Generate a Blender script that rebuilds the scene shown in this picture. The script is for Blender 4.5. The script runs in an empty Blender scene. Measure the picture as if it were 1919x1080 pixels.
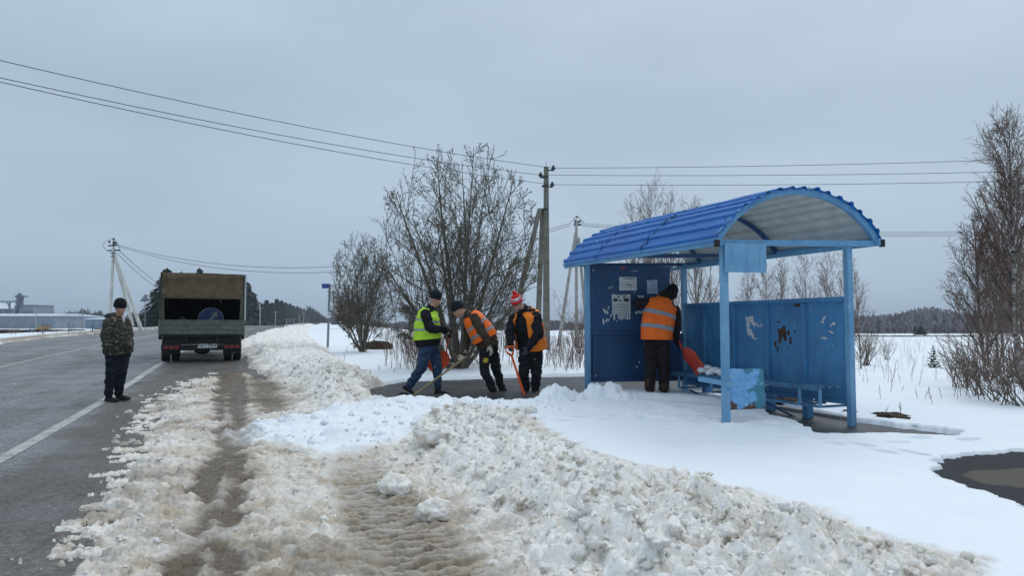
import bpy, math, random
import numpy as np
from mathutils import Vector, Matrix, noise as mnoise
R = math.radians
scene = bpy.context.scene
COL = scene.collection
F_PX = 24 / 36 * 1919
CAM_Z = 1.37
PITCH = R(3.0)
rng = np.random.default_rng(7)
random.seed(7)

# ------------------------------------------------------------------ camera and site survey helpers
def W(px, py, Y):
    """world point at distance Y (metres north of the camera) on a sight line of the photograph"""
    dx = (px - 959.5) / F_PX; dz = (540 - py) / F_PX
    t = Y / (math.cos(PITCH) - dz * math.sin(PITCH))
    return Vector((t * dx, Y, CAM_Z + t * (math.sin(PITCH) + dz * math.cos(PITCH))))
_ys = np.arange(0, 3200, .5)
_sl = .385 + (.262 - .385) * np.clip((_ys - 26) / 34, 0, 1)
_xe = -np.cumsum(_sl) * .5
_xe = _xe - np.interp(6.8, _ys, _xe) - 5.1
def edge_x(y): return np.interp(y, _ys, _xe)
def sstep(a, b, x):
    t = np.clip((x - a) / (b - a), 0, 1); return t * t * (3 - 2 * t)
_lg = np.linspace(math.log(5), math.log(3205), 900)
def _prof(pts):
    xs, zs = zip(*pts)
    z = np.interp(np.exp(_lg) - 5, xs, zs)
    k = np.exp(-np.linspace(-2.2, 2.2, 33) ** 2); k /= k.sum()
    return np.convolve(np.pad(z, 16, mode='edge'), k, 'valid')
_pr = _prof([(0, 0), (8, 0), (12, .04), (20, .25), (40, .6), (80, 1.02), (110, 1.1), (160, .35), (250, .35), (450, 1.7), (700, 1.3), (3200, 0)])
_pR = _prof([(0, 0), (9, .03), (12.5, .06), (15, -.08), (22, -.72), (40, -.95), (60, -1.1), (100, -1.3), (220, -2), (3200, -2)])
_pL = _prof([(0, 0), (12, .04), (20, .25), (40, .22), (80, -.05), (3200, -.1)])
def base(x, y):
    x = np.asarray(x, float); y = np.asarray(y, float)
    l = np.log(np.clip(y, -3, 3190) + 5)
    q = (x - edge_x(y)) * .935
    wr = sstep(8, 32, q); wl = sstep(-10, -30, q)
    z = np.interp(l, _lg, _pr) * (1 - wr) * (1 - wl) + np.interp(l, _lg, _pR) * wr + np.interp(l, _lg, _pL) * wl
    return z + .17 * np.exp(-((x - 1.0) ** 2 + (y - 11.6) ** 2) / (2 * 2.2 ** 2))
def G(px, py, h=0.):
    """where the sight line of a photo point meets the ground (raised by h)"""
    y = 8.
    lo, hi = 1.5, 2500.
    for _ in range(60):
        m = math.sqrt(lo * hi); p = W(px, py, m)
        if p.z > base(p.x, p.y) + h: lo = m
        else: hi = m
    p = W(px, py, lo)
    return Vector((p.x, p.y, float(base(p.x, p.y)) + h))

cam_d = bpy.data.cameras.new('camera'); cam_d.lens = 24; cam_d.sensor_width = 36
cam_d.clip_start = .05; cam_d.clip_end = 9000
cam = bpy.data.objects.new('camera', cam_d); COL.objects.link(cam)
cam.location = (0, 0, CAM_Z); cam.rotation_euler = (R(90) + PITCH, 0, 0)
scene.camera = cam

# ------------------------------------------------------------------ mesh building
ORG = {}
def mesh_obj(name, me, mats, parent=None, smooth=False):
    o = bpy.data.objects.new(name, me); COL.objects.link(o)
    for m in (mats if isinstance(mats, (list, tuple)) else [mats]):
        if m: me.materials.append(m)
    if parent is not None:
        o.parent = parent; ORG[o] = ORG.get(parent, Vector((0, 0, 0)))
    if smooth: me.polygons.foreach_set('use_smooth', [True] * len(me.polygons))
    return o
def np_mesh(name, V, Fs, smooth=False):
    """V (n,3); Fs list of int arrays (m,k)"""
    me = bpy.data.meshes.new(name)
    V = np.asarray(V, np.float32)
    me.vertices.add(len(V)); me.vertices.foreach_set('co', V.ravel())
    loops = np.concatenate([f.ravel() for f in Fs]).astype(np.int32)
    tot = np.concatenate([np.full(len(f), f.shape[1]) for f in Fs]).astype(np.int32)
    st = np.concatenate([[0], np.cumsum(tot)[:-1]]).astype(np.int32)
    me.loops.add(len(loops)); me.loops.foreach_set('vertex_index', loops)
    me.polygons.add(len(tot)); me.polygons.foreach_set('loop_start', st)
    me.polygons.foreach_set('loop_total', tot)
    if smooth: me.polygons.foreach_set('use_smooth', np.ones(len(tot), bool))
    me.update(calc_edges=True); me.validate()
    return me
def basis(d, up=(0, 0, 1)):
    d = Vector(d).normalized(); up = Vector(up)
    if abs(d.dot(up.normalized())) > .985: up = Vector((0, 1, 0)) if abs(d.y) < .9 else Vector((1, 0, 0))
    s = d.cross(up).normalized(); u = s.cross(d)
    return s, u, d
class MB:
    def __init__(s): s.v = []; s.f = []; s.m = []; s.mi = 0
    def add(s, vs, fs):
        n = len(s.v); s.v += [tuple(v) for v in vs]; s.f += [tuple(i + n for i in f) for f in fs]; s.m += [s.mi] * len(fs); return s
    def box(s, c, d, ax=None):
        c = Vector(c); X, Y, Z = ax if ax else (Vector((1, 0, 0)), Vector((0, 1, 0)), Vector((0, 0, 1)))
        vs = [c + X * (i * d[0] / 2) + Y * (j * d[1] / 2) + Z * (k * d[2] / 2) for k in (-1, 1) for j in (-1, 1) for i in (-1, 1)]
        fs = [(0, 2, 3, 1), (4, 5, 7, 6), (0, 1, 5, 4), (2, 6, 7, 3), (0, 4, 6, 2), (1, 3, 7, 5)]
        return s.add(vs, fs)
    def bar(s, a, b, w, h, up=(0, 0, 1)):
        a = Vector(a); b = Vector(b); S, U, D = basis(b - a, up)
        return s.box((a + b) / 2, (w, (b - a).length, h), (S, D, U))
    def tube(s, pts, rad, n=8, cap=True, up=(0, 0, 1)):
        pts = [Vector(p) for p in pts]; N = len(pts)
        if not isinstance(rad, (list, tuple)): rad = [rad] * N
        vs = []
        for i, p in enumerate(pts):
            d = (pts[min(i + 1, N - 1)] - pts[max(i - 1, 0)])
            S, U, D = basis(d, up)
            for k in range(n):
                a = 2 * math.pi * k / n; vs.append(p + (S * math.cos(a) + U * math.sin(a)) * rad[i])
        fs = [(i * n + k, i * n + (k + 1) % n, (i + 1) * n + (k + 1) % n, (i + 1) * n + k) for i in range(N - 1) for k in range(n)]
        if cap: fs += [tuple(range(n))[::-1], tuple((N - 1) * n + k for k in range(n))]
        return s.add(vs, fs)
    def loft(s, rings, cap=True):
        """rings: lists of points with equal counts"""
        n = len(rings[0]); vs = [p for r in rings for p in r]; N = len(rings)
        fs = [(i * n + k, i * n + (k + 1) % n, (i + 1) * n + (k + 1) % n, (i + 1) * n + k) for i in range(N - 1) for k in range(n)]
        if cap: fs += [tuple(range(n))[::-1], tuple((N - 1) * n + k for k in range(n))]
        return s.add(vs, fs)
    def ell(s, c, r, ax=None, n=14, m=9):
        c = Vector(c); X, Y, Z = ax if ax else (Vector((1, 0, 0)), Vector((0, 1, 0)), Vector((0, 0, 1)))
        vs = [c - Z * r[2]]
        for j in range(1, m):
            t = math.pi * j / m
            for k in range(n):
                a = 2 * math.pi * k / n
                vs.append(c + X * (r[0] * math.sin(t) * math.cos(a)) + Y * (r[1] * math.sin(t) * math.sin(a)) - Z * (r[2] * math.cos(t)))
        vs.append(c + Z * r[2])
        fs = [(0, 1 + (k + 1) % n, 1 + k) for k in range(n)]
        fs += [(1 + j * n + k, 1 + j * n + (k + 1) % n, 1 + (j + 1) * n + (k + 1) % n, 1 + (j + 1) * n + k) for j in range(m - 2) for k in range(n)]
        e = len(vs) - 1; b = 1 + (m - 2) * n
        fs += [(b + k, b + (k + 1) % n, e) for k in range(n)]
        return s.add(vs, fs)
    def prism(s, poly, o, X, Y, t):
        """2-D outline in the plane (X,Y) at o, extruded by vector t"""
        o = Vector(o); X = Vector(X); Y = Vector(Y); t = Vector(t); n = len(poly)
        a = [o + X * p[0] + Y * p[1] for p in poly]
        vs = a + [p + t for p in a]
        fs = [tuple(range(n))[::-1], tuple(range(n, 2 * n))] + [(i, (i + 1) % n, n + (i + 1) % n, n + i) for i in range(n)]
        return s.add(vs, fs)
    def build(s, name, mat, parent=None, smooth=False, bev=0, loc=None, kind=None):
        o0 = ORG.get(parent, Vector((0, 0, 0))) if parent is not None else Vector(loc or (0, 0, 0))
        me = bpy.data.meshes.new(name)
        me.from_pydata([tuple(Vector(v) - o0) for v in s.v], [], s.f); me.update()
        o = mesh_obj(name, me, mat, parent, smooth)
        if isinstance(mat, (list, tuple)) and len(mat) > 1: me.polygons.foreach_set('material_index', s.m)
        if parent is None: o.location = o0; ORG[o] = o0
        if bev:
            b = o.modifiers.new('bevel', 'BEVEL'); b.width = bev; b.segments = 2; b.limit_method = 'ANGLE'; b.angle_limit = R(40)
            if smooth is False: pass
        if kind: o['kind'] = kind
        return o
def tag(o, label, cat, group=None):
    o['label'] = label; o['category'] = cat
    if group: o['group'] = group
    return o
def thing(name, label, cat, loc, group=None):
    o = bpy.data.objects.new(name, None); COL.objects.link(o); o.location = loc; o.empty_display_size = .2
    ORG[o] = Vector(loc); return tag(o, label, cat, group)
def dup(root, loc, rz=0, sc=1, label=None, group=None):
    r = root.copy(); COL.objects.link(r); r.location = loc; r.rotation_euler = (0, 0, rz)
    r.scale = (sc, sc, sc) if not isinstance(sc, tuple) else sc
    if label: r['label'] = label
    if group: r['group'] = group
    for ch in list(root.children):
        c = ch.copy(); COL.objects.link(c); c.parent = r
        for g in ch.children:
            d = g.copy(); COL.objects.link(d); d.parent = c
    return r

# ------------------------------------------------------------------ materials
class NT:
    def __init__(s, name):
        s.m = bpy.data.materials.new(name); s.m.use_nodes = True; s.t = s.m.node_tree
        s.b = s.t.nodes['Principled BSDF']; s.o = s.t.nodes['Material Output']
        s._co = None
    def n(s, typ, **k):
        x = s.t.nodes.new(typ)
        for a, v in k.items(): setattr(x, a, v)
        return x
    def l(s, a, b): s.t.links.new(a, b)
    def co(s, kind='Object'):
        x = s.n('ShaderNodeTexCoord'); return x.outputs[kind]
    def noise(s, scale, detail=4, rough=.6, vec=None, dist=0, out='Fac'):
        x = s.n('ShaderNodeTexNoise'); x.inputs['Scale'].default_value = scale; x.inputs['Detail'].default_value = detail
        x.inputs['Roughness'].default_value = rough; x.inputs['Distortion'].default_value = dist
        s.l(vec if vec is not None else s.co(), x.inputs['Vector']); return x.outputs[out]
    def ramp(s, fac, stops):
        x = s.n('ShaderNodeValToRGB'); e = x.color_ramp.elements
        while len(e) < len(stops): e.new(.5)
        for i, (p, c) in enumerate(stops):
            e[i].position = p; e[i].color = (c, c, c, 1) if not isinstance(c, tuple) else (*c, 1)
        s.l(fac, x.inputs[0]); return x.outputs[0]
    def mix(s, f, a, b, mode='MIX'):
        x = s.n('ShaderNodeMix', data_type='RGBA', blend_type=mode)
        for v, i in ((f, 0), (a, 6), (b, 7)):
            if isinstance(v, (int, float)): x.inputs[i].default_value = v if i == 0 else (v, v, v, 1)
            elif isinstance(v, tuple): x.inputs[i].default_value = (*v, 1)
            else: s.l(v, x.inputs[i])
        return x.outputs[2]
    def math(s, op, a, b=0.):
        x = s.n('ShaderNodeMath', operation=op)
        for v, i in ((a, 0), (b, 1)):
            if isinstance(v, (int, float)): x.inputs[i].default_value = v
            else: s.l(v, x.inputs[i])
        return x.outputs[0]
    def attr(s, name):
        x = s.n('ShaderNodeAttribute'); x.attribute_name = name; return x.outputs['Fac']
    def mapv(s, scale, rot=(0, 0, 0), vec=None):
        x = s.n('ShaderNodeMapping'); x.inputs['Scale'].default_value = scale; x.inputs['Rotation'].default_value = rot
        s.l(vec if vec is not None else s.co(), x.inputs['Vector']); return x.outputs[0]
    def set(s, col=None, rough=None, metal=None, bump=None, bs=.3, bd=.01, **kw):
        for k, v in (('Base Color', col), ('Roughness', rough), ('Metallic', metal)):
            if v is None: continue
            if isinstance(v, tuple): s.b.inputs[k].default_value = (*v, 1)
            elif isinstance(v, (int, float)): s.b.inputs[k].default_value = v
            else: s.l(v, s.b.inputs[k])
        if bump is not None:
            x = s.n('ShaderNodeBump'); x.inputs['Strength'].default_value = bs; x.inputs['Distance'].default_value = bd
            s.l(bump, x.inputs['Height']); s.l(x.outputs[0], s.b.inputs['Normal'])
        for k, v in kw.items(): s.b.inputs[k].default_value = v
        return s.m
def plain(name, c, rough=.7, metal=0, var=.25, scale=8, bs=.2, bd=.004, bscale=60, spec=.4):
    """a paint or cloth with mottled tone and a fine relief"""
    t = NT(name); nz = t.noise(scale, 5)
    lo = tuple(max(0, x * (1 - var)) for x in c); hi = tuple(min(1, x * (1 + var)) for x in c)
    col = t.ramp(nz, [(.3, lo), (.7, hi)])
    m = t.set(col, rough, metal, t.noise(bscale, 3), bs, bd); t.b.inputs['Specular IOR Level'].default_value = spec
    return m

# ------------------------------------------------------------------ sky, sun, air
w = bpy.data.worlds.new('World'); scene.world = w; w.use_nodes = True
nt = w.node_tree; bg = nt.nodes['Background']
def wn(t, **k):
    x = nt.nodes.new(t)
    for a, v in k.items(): setattr(x, a, v)
    return x
SUN_EL, SUN_AZ = R(48), R(35)          # azimuth measured from north (+y) towards east (+x)
sky = wn('ShaderNodeTexSky'); sky.sky_type = 'NISHITA'; sky.sun_disc = False; sky.sun_elevation = SUN_EL; sky.sun_rotation = SUN_AZ
sky.air_density = 1.5; sky.dust_density = 4
hs = wn('ShaderNodeHueSaturation'); hs.inputs['Saturation'].default_value = .5; nt.links.new(sky.outputs[0], hs.inputs['Color'])
tc = wn('ShaderNodeTexCoord'); sep = wn('ShaderNodeSeparateXYZ'); nt.links.new(tc.outputs['Generated'], sep.inputs[0])
rp = wn('ShaderNodeValToRGB'); e = rp.color_ramp.elements
stops = [(0, (4.6, 5.95, 7.3)), (.06, (4.4, 5.7, 7.05)), (.3, (4.15, 5.35, 6.65)), (.5, (5.2, 6.4, 7.7)), (1, (10.6, 11.9, 13.2))]
SKY_K = 20.
while len(e) < len(stops): e.new(.5)
for i, (p, c) in enumerate(stops): e[i].position = p; e[i].color = (c[0] / SKY_K, c[1] / SKY_K, c[2] / SKY_K, 1)
nt.links.new(sep.outputs[2], rp.inputs[0])
mp = wn('ShaderNodeMapping'); mp.inputs['Scale'].default_value = (1.3, 1.3, 3.8); nt.links.new(tc.outputs['Generated'], mp.inputs[0])
nz = wn('ShaderNodeTexNoise'); nz.inputs['Scale'].default_value = 1.3; nz.inputs['Detail'].default_value = 5; nz.inputs['Roughness'].default_value = .5
nt.links.new(mp.outputs[0], nz.inputs[0])
r2 = wn('ShaderNodeValToRGB'); r2.color_ramp.elements[0].position = .3; r2.color_ramp.elements[0].color = (.80, .82, .84, 1)
r2.color_ramp.elements[1].position = .7; r2.color_ramp.elements[1].color = (1.04, 1.03, 1.02, 1)
nt.links.new(nz.outputs[0], r2.inputs[0])
mul = wn('ShaderNodeMix', data_type='RGBA', blend_type='MULTIPLY'); mul.inputs[0].default_value = 1
nt.links.new(rp.outputs[0], mul.inputs[6]); nt.links.new(r2.outputs[0], mul.inputs[7])
sc_ = wn('ShaderNodeVectorMath', operation='SCALE'); sc_.inputs['Scale'].default_value = SKY_K
nt.links.new(mul.outputs[2], sc_.inputs[0])
mx = wn('ShaderNodeMix', data_type='RGBA'); mx.inputs[0].default_value = .94
nt.links.new(hs.outputs[0], mx.inputs[6]); nt.links.new(sc_.outputs[0], mx.inputs[7])
nt.links.new(mx.outputs[2], bg.inputs['Color']); bg.inputs['Strength'].default_value = .1
sl = bpy.data.lights.new('sun', 'SUN'); sl.energy = .7; sl.angle = R(25); sl.color = (1, .97, .93)
so = bpy.data.objects.new('sun', sl); COL.objects.link(so)
so.rotation_euler = (R(90) - SUN_EL, 0, -SUN_AZ + math.pi) if False else (0, 0, 0)
sd = Vector((math.sin(SUN_AZ) * math.cos(SUN_EL), math.cos(SUN_AZ) * math.cos(SUN_EL), math.sin(SUN_EL)))
so.rotation_euler = sd.to_track_quat('Z', 'Y').to_euler(); so.location = (0, 0, 60)
vs = scene.view_settings; vs.view_transform = 'Standard'; vs.look = 'None'; vs.exposure = .07; vs.gamma = 1
scene.cycles.max_bounces = 6; scene.cycles.diffuse_bounces = 4; scene.cycles.volume_bounces = 0
scene.cycles.transparent_max_bounces = 4
scene.cycles.volume_step_rate = 1
scene.cycles.use_adaptive_sampling = True
# ------------------------------------------------------------------ numpy noise
def _h(ix, iy, s):
    n = (ix.astype(np.int64) * 374761393 + iy.astype(np.int64) * 668265263 + s * 974634777) & 0xffffffff
    n = ((n ^ (n >> 13)) * 1274126177) & 0xffffffff
    return ((n ^ (n >> 16)) & 0xffff) / 65535.
def vnoise(x, y, s=0):
    ix = np.floor(x); iy = np.floor(y); fx = x - ix; fy = y - iy
    ux = fx * fx * (3 - 2 * fx); uy = fy * fy * (3 - 2 * fy)
    a = _h(ix, iy, s); b = _h(ix + 1, iy, s); c = _h(ix, iy + 1, s); d = _h(ix + 1, iy + 1, s)
    return (a + (b - a) * ux) * (1 - uy) + (c + (d - c) * ux) * uy
def fbm(x, y, sc, o=4, s=0, rough=.5):
    v = 0; a = 1; t = 0; x = x / sc; y = y / sc
    for k in range(o):
        v = v + a * vnoise(x + 17.3 * k, y - 9.1 * k, s + k); t += a; a *= rough; x = x * 2.03; y = y * 2.03
    return v / t
def lumps(x, y, cell, s, lo=.3, hi=.72):
    X = x / cell; Y = y / cell
    X, Y = X + (fbm(X, Y, .9, 2, s + 50) - .5) * .9, Y + (fbm(X, Y, .9, 2, s + 60) - .5) * .9
    ix = np.floor(X); iy = np.floor(Y); best = np.zeros_like(X)
    for di in (-1, 0, 1):
        for dj in (-1, 0, 1):
            cx = ix + di; cy = iy + dj
            dx = X - (cx + _h(cx, cy, s)); dy = Y - (cy + _h(cx, cy, s + 1))
            r = lo + (hi - lo) * _h(cx, cy, s + 2) ** 1.5
            h = np.sqrt(np.clip(1 - (dx * dx + dy * dy) / (r * r), 0, 1)) * r
            best = np.maximum(best, h)
    return best * cell
def polyd(x, y, poly):
    """signed distance, positive inside"""
    d = np.full(x.shape, 1e9); ins = np.zeros(x.shape, bool); n = len(poly)
    for i in range(n):
        ax, ay = poly[i][:2]; bx, by = poly[(i + 1) % n][:2]
        ex, ey = bx - ax, by - ay
        t = np.clip(((x - ax) * ex + (y - ay) * ey) / (ex * ex + ey * ey + 1e-12), 0, 1)
        d = np.minimum(d, (x - ax - t * ex) ** 2 + (y - ay - t * ey) ** 2)
        if ay != by:
            c = ((ay > y) != (by > y)) & (x < (bx - ax) * (y - ay) / (by - ay) + ax); ins ^= c
    d = np.sqrt(d); return np.where(ins, d, -d)
def gp(pts, h=0.): return [tuple(G(a, b, h)) for a, b in pts]
def lined(x, y, pts):
    d = np.full(x.shape, 1e9); s = np.zeros(x.shape); acc = 0
    for (ax, ay, *_), (bx, by, *_) in zip(pts[:-1], pts[1:]):
        ex, ey = bx - ax, by - ay; L = math.hypot(ex, ey)
        t = np.clip(((x - ax) * ex + (y - ay) * ey) / (L * L), 0, 1)
        q = np.hypot(x - ax - t * ex, y - ay - t * ey)
        s = np.where(q < d, acc + t * L, s); d = np.minimum(d, q); acc += L
    return d, s

# outlines surveyed on the ground
SL_EDGE = [(-60, 1300), (130, 1120), (175, 1060), (205, 970), (240, 890), (285, 850), (297, 800), (306, 775), (332, 750), (385, 716), (440, 700), (462, 704), (512, 718), (500, 704), (474, 690), (457, 664), (449, 642), (470, 632), (520, 623), (560, 616)]
_e = gp(SL_EDGE)
POLY_ROAD = _e + [(-26.6, 80), (-48, 160), (-75, 262), (-330, 1200), (-60, 60), (-40, 20), (-30, 0), (-14, -6), (-4, -2)]
POLY_WALK = gp([(684, 731), (760, 716), (900, 711), (1100, 706), (1260, 706), (1330, 712), (1440, 752), (1600, 792), (1800, 817), (1790, 824), (1700, 822), (1620, 822), (1530, 820), (1500, 800), (1440, 782), (1385, 752), (1330, 742), (1250, 739), (1130, 739), (1095, 744), (1000, 760), (930, 763), (800, 766), (705, 754)])
POLY_OVAL = gp([(1745, 873), (1772, 860), (1850, 852), (1930, 850), (2080, 868), (2180, 960), (2060, 990), (1919, 961), (1860, 938), (1795, 917), (1760, 902), (1752, 890)])
POLY_DIRT = gp([(-80, 1300), (120, 1130), (170, 1060), (200, 970), (235, 890), (280, 850), (290, 800), (300, 775), (325, 748), (385, 712), (452, 700), (445, 640), (470, 630), (500, 622), (545, 617), (590, 613), (575, 634), (640, 680), (722, 722), (705, 750), (760, 775), (860, 768), (960, 776), (1060, 832), (1180, 880), (1340, 930), (1480, 962), (1640, 1010), (1800, 1080), (2100, 1300)])
POLY_WHITE = gp([(412, 818), (470, 800), (520, 798), (640, 772), (690, 760), (720, 745), (1000, 742), (1100, 738), (1020, 778), (960, 772), (900, 786), (840, 790), (790, 815), (760, 840), (690, 858), (600, 868), (520, 846), (430, 838)])
POLY_PILE = gp([(700, 800), (780, 775), (860, 762), (960, 772), (1060, 826), (1180, 876), (1340, 926), (1480, 958), (1640, 1005), (1800, 1075), (2100, 1300), (960, 1300), (890, 1100), (850, 1000), (770, 920), (690, 860)])
POLY_BERM = gp([(447, 650), (463, 634), (500, 623), (550, 617), (592, 613), (590, 636), (650, 682), (735, 725), (700, 755), (720, 790), (640, 800), (560, 790), (530, 735), (480, 700), (458, 680)])
POLY_MUD1 = gp([(250, 1300), (318, 1040), (350, 960), (378, 885), (392, 850), (400, 800), (400, 760), (404, 700), (462, 692), (470, 760), (466, 830), (462, 900), (455, 1080), (455, 1300)])
POLY_MUD2 = gp([(455, 690), (512, 712), (545, 760), (540, 778), (480, 785), (462, 760)])
RUT = gp([(655, 868), (672, 895), (700, 930), (735, 985), (762, 1030), (790, 1090), (840, 1200), (900, 1330)])
TRK = [gp([(412, 700), (411, 780), (396, 870), (368, 960), (330, 1060), (280, 1220)]), gp([(446, 700), (449, 800), (447, 880), (437, 970), (424, 1060), (400, 1220)])]
MIDR = gp([(424, 725), (424, 780), (430, 860), (414, 950), (396, 1040), (378, 1130)])
POLY_SLAB = gp([(760, 985), (860, 1000), (880, 1040), (850, 1075), (760, 1060), (690, 1010)])

def road_z(x, y):
    q = (x - edge_x(y)) * .935
    return base(x, y) + .03 * np.clip(1 - ((q + 3.75) / 5.5) ** 2, -1.2, 1) - .02
def snow_field(x, y):
    """thickness over the base, dirt 0..1, mud 0..1, wet"""
    q = (x - edge_x(y)) * .935
    far = sstep(14, 32, y)
    n1 = fbm(x, y, .55, 4, 3); n2 = fbm(x, y, 2.2, 3, 11); n3 = fbm(x, y, .16, 3, 21)
    T = .075 + (fbm(x, y, 1.6, 4, 5, .45) - .5) * .05 + (n1 - .5) * .012 * (1 - far) + far * ((fbm(x, y, 6, 4, 7) - .5) * .2)
    dr = np.maximum(polyd(x, y, POLY_DIRT), np.where((y < 16) & (q > -2), polyd(x, y, POLY_ROAD) + .45, -1.)) + (n1 - .5) * .5 + (n3 - .5) * .12
    dirt = sstep(-.10, .10, dr)
    wh = sstep(-.12, .15, polyd(x, y, POLY_WHITE) + (n1 - .5) * .35 + (n3 - .5) * .15)
    pile = sstep(-.05, 1.0, polyd(x, y, POLY_PILE) + (n1 - .5) * .4)
    berm = sstep(-.1, .9 , polyd(x, y, POLY_BERM) + (n1 - .5) * .4)
    m1 = sstep(-.10, .10, polyd(x, y, POLY_MUD1) + (n3 - .5) * .3 + (n1 - .5) * .12)
    m2 = sstep(-.2, .25, polyd(x, y, POLY_MUD2) + (n1 - .5) * .6 + (n3 - .5) * .3)
    rd, rs = lined(x, y, RUT)
    rw = .22 + .10 * sstep(0, 3, rs)
    rut = 1 - sstep(rw * .7, rw * 1.45, rd + (n3 - .5) * .08)
    # clods
    L1 = lumps(x, y, .30, 1, .22, .75); L2 = lumps(x, y, .13, 5); L3 = lumps(x, y, .06, 9); L4 = lumps(x, y, .028, 13)
    rg_ = (fbm(x, y, .11, 4, 91, .62) - .5) * .085 + (fbm(x, y, .035, 3, 92, .6) - .5) * .03
    Lf = (L1 * .52 + L2 * .85 + L3 * .95 + L4 * .75) + rg_
    big = np.clip(pile + berm * .8, 0, 1)
    Ts = .045 + L2 * .35 * n2 + L3 * .8 + L4 * .75 + (n1 - .5) * .06 + rg_ * .35 + .016 * np.sin(y * 30 + x * 9 + n1 * 9) * (.3 + n2)
    churn = .05 + .14 * pile + .20 * berm + Lf * (.55 + .45 * big) * (.75 + .5 * n2) - .02
    # slush left of the ruts is thin and combed by tyres
    bigw = np.clip(big * 1.6, 0, 1)
    Td = Ts * (1 - bigw) + churn * bigw
    whT = .10 + .10 * sstep(.2, 1.2, polyd(x, y, POLY_WHITE)) + (L1 * .35 + L2 * .35 + L3 * .35 + L4 * .25) * (.3 + 1.2 * n1) + rg_ * .4
    T = T * (1 - dirt) + Td * dirt
    for fx, fy, fa in FEET:
        c_, s_ = math.cos(fa), math.sin(fa); u_ = ((x - fx) * c_ + (y - fy) * s_) / .155; v_ = (-(x - fx) * s_ + (y - fy) * c_) / .065
        T = T - .055 * sstep(1.15, .75, np.hypot(u_, v_)) + .012 * np.exp(-((np.hypot(u_, v_) - 1.35) / .25) ** 2)
    tro = np.exp(-(((x - 2.6) / 1.3) ** 2 + ((y - 9.3) / .9) ** 2)); T = T + tro * ((fbm(x, y, .22, 4, 140) - .5) * .11 + L3 * .3)
    T = T + (1 - dirt) * (1 - far) * ((fbm(x * .35, y, .16, 3, 150) - .5) * .022)
    cold = np.clip(wh * (1 - m1), 0, 1)
    T = T * (1 - cold) + np.maximum(whT * .8, T * .8) * cold
    # wheel tracks
    comb = np.sin(rs * 2 * math.pi / .105 + (n1 - .5) * 7 + rd * 9) * .5 + .5; comb = comb * (.35 + .9 * n3)
    T = T * (1 - rut * .85) + rut * .85 * (.018 + comb * .042 + L3 * .35 + L4 * .35)
    mm = np.maximum(m1, m2 * .8)
    tr = np.zeros_like(x); cb = np.zeros_like(x)
    for t_ in TRK:
        td, ts = lined(x, y, t_)
        k = 1 - sstep(.09, .14, td); tr = np.maximum(tr, k)
        cb = np.maximum(cb, k * (np.sin(td * 2 * math.pi / .045) * .5 + .5))
    md_, ms_ = lined(x, y, MIDR); midr = (1 - sstep(.0, .10, md_ + (n3 - .5) * .16 + (n1 - .5) * .12)) * sstep(.42, .62, fbm(x, y, .3, 3, 171))
    mudT = .012 + (n3 - .4) * .035 + (1 - .75 * tr) * (L3 * .55 + L4 * .7) * (.4 + n1) + midr * (.02 + L3 * .6 + L2 * .3) + cb * .006 + (n1 - .55) * .03
    T = T * (1 - mm) + mudT * mm
    ff = sstep(.16, .42, fbm(x, y, .35, 3, 88)) # gaps of bare wet asphalt in the slush
    T = T - (1 - bigw) * dirt * (1 - wh) * (1 - ff) * .035
    # shovelled ridges and heaps
    for pts, wd, hh, lk in RIDGES:
        d, s_ = lined(x, y, pts)
        k = np.exp(-(d / wd) ** 2) * (hh * (.55 + .9 * n2))
        T = np.maximum(T, k + lk * (L1 * .55 + L2 * .7 + L3 * .6 + L4 * .4) * sstep(.0, .05, k))
        wh = np.maximum(wh, sstep(.015, .05, k))
    # bare ground
    ro = polyd(x, y, POLY_ROAD) + (n3 - .5) * .22 + (n1 - .5) * .25
    wk = polyd(x, y, POLY_WALK) + (n3 - .5) * .12 + (n1 - .5) * .10
    ov = polyd(x, y, POLY_OVAL) + (n3 - .5) * .20 + (n1 - .5) * .12 + (fbm(x, y, .05, 2, 190) - .5) * .06
    lf = np.where(q < -3, q + 8.6 + (fbm(x, y, 1.3, 3, 31) - .5) * .9 + (n3 - .5) * .2, 1.)   # left verge
    bare = np.minimum(ro, lf)
    leftb = np.exp(-((q + 9.4) / .7) ** 2) * .05 - sstep(-9.5, -13, q) * .10
    T = np.where(q < -8, T + leftb * (.6 + .8 * n2) , T)
    T = T - .26 * sstep(-.05, .12, bare) - .2 * sstep(-.04, .06, wk) - .2 * sstep(-.03, .05, ov)
    # slush rim thins towards the road
    rim = sstep(-.75, 0, bare) * (1 - sstep(.0, .1, bare)) * (y < 16)
    T = T - rim * .035 * (L1 < .06)
    # ragged thin slush thrown out over the shoulder
    pdm = polyd(x, y, POLY_DIRT); bd_ = sstep(np.where(y < 7, -.42, -.65), -.03, pdm) * (pdm < .12) * (q > -1.2) * (y < 17) * (polyd(x, y, POLY_ROAD) > -.25)
    rag = sstep(.70, .80, fbm(x, y, .13, 4, 200, .6) + .24 * bd_) * (bd_ > .02)
    T = np.maximum(T, -.05 + rag * (.05 + L3 * .45 + L4 * .7)); dirt = np.maximum(dirt, rag)
    # islands of slush lying on the asphalt
    for (cx, cy, rx, ry, hh) in ISLES:
        e_ = 1 - np.hypot((x - cx) / rx, (y - cy) / ry) + (n3 - .5) * 1.1 + (n1 - .5) * .5
        T = np.maximum(T, -.05 + (.045 + hh * .5 + L3 * .6 + L4 * .6) * sstep(.0, .6, e_))
        dirt = np.maximum(dirt, sstep(.0, .3, e_)) 
    T = T - .03 * np.exp(-(ov / .5) ** 2) * (1 - dirt) * (ov < 0)
    vd = np.exp(-((q + 8.9) / .75) ** 2) * (.6 + .6 * n2)
    dirt = np.clip(dirt * (1 - wh * .93), 0, 1)
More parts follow.
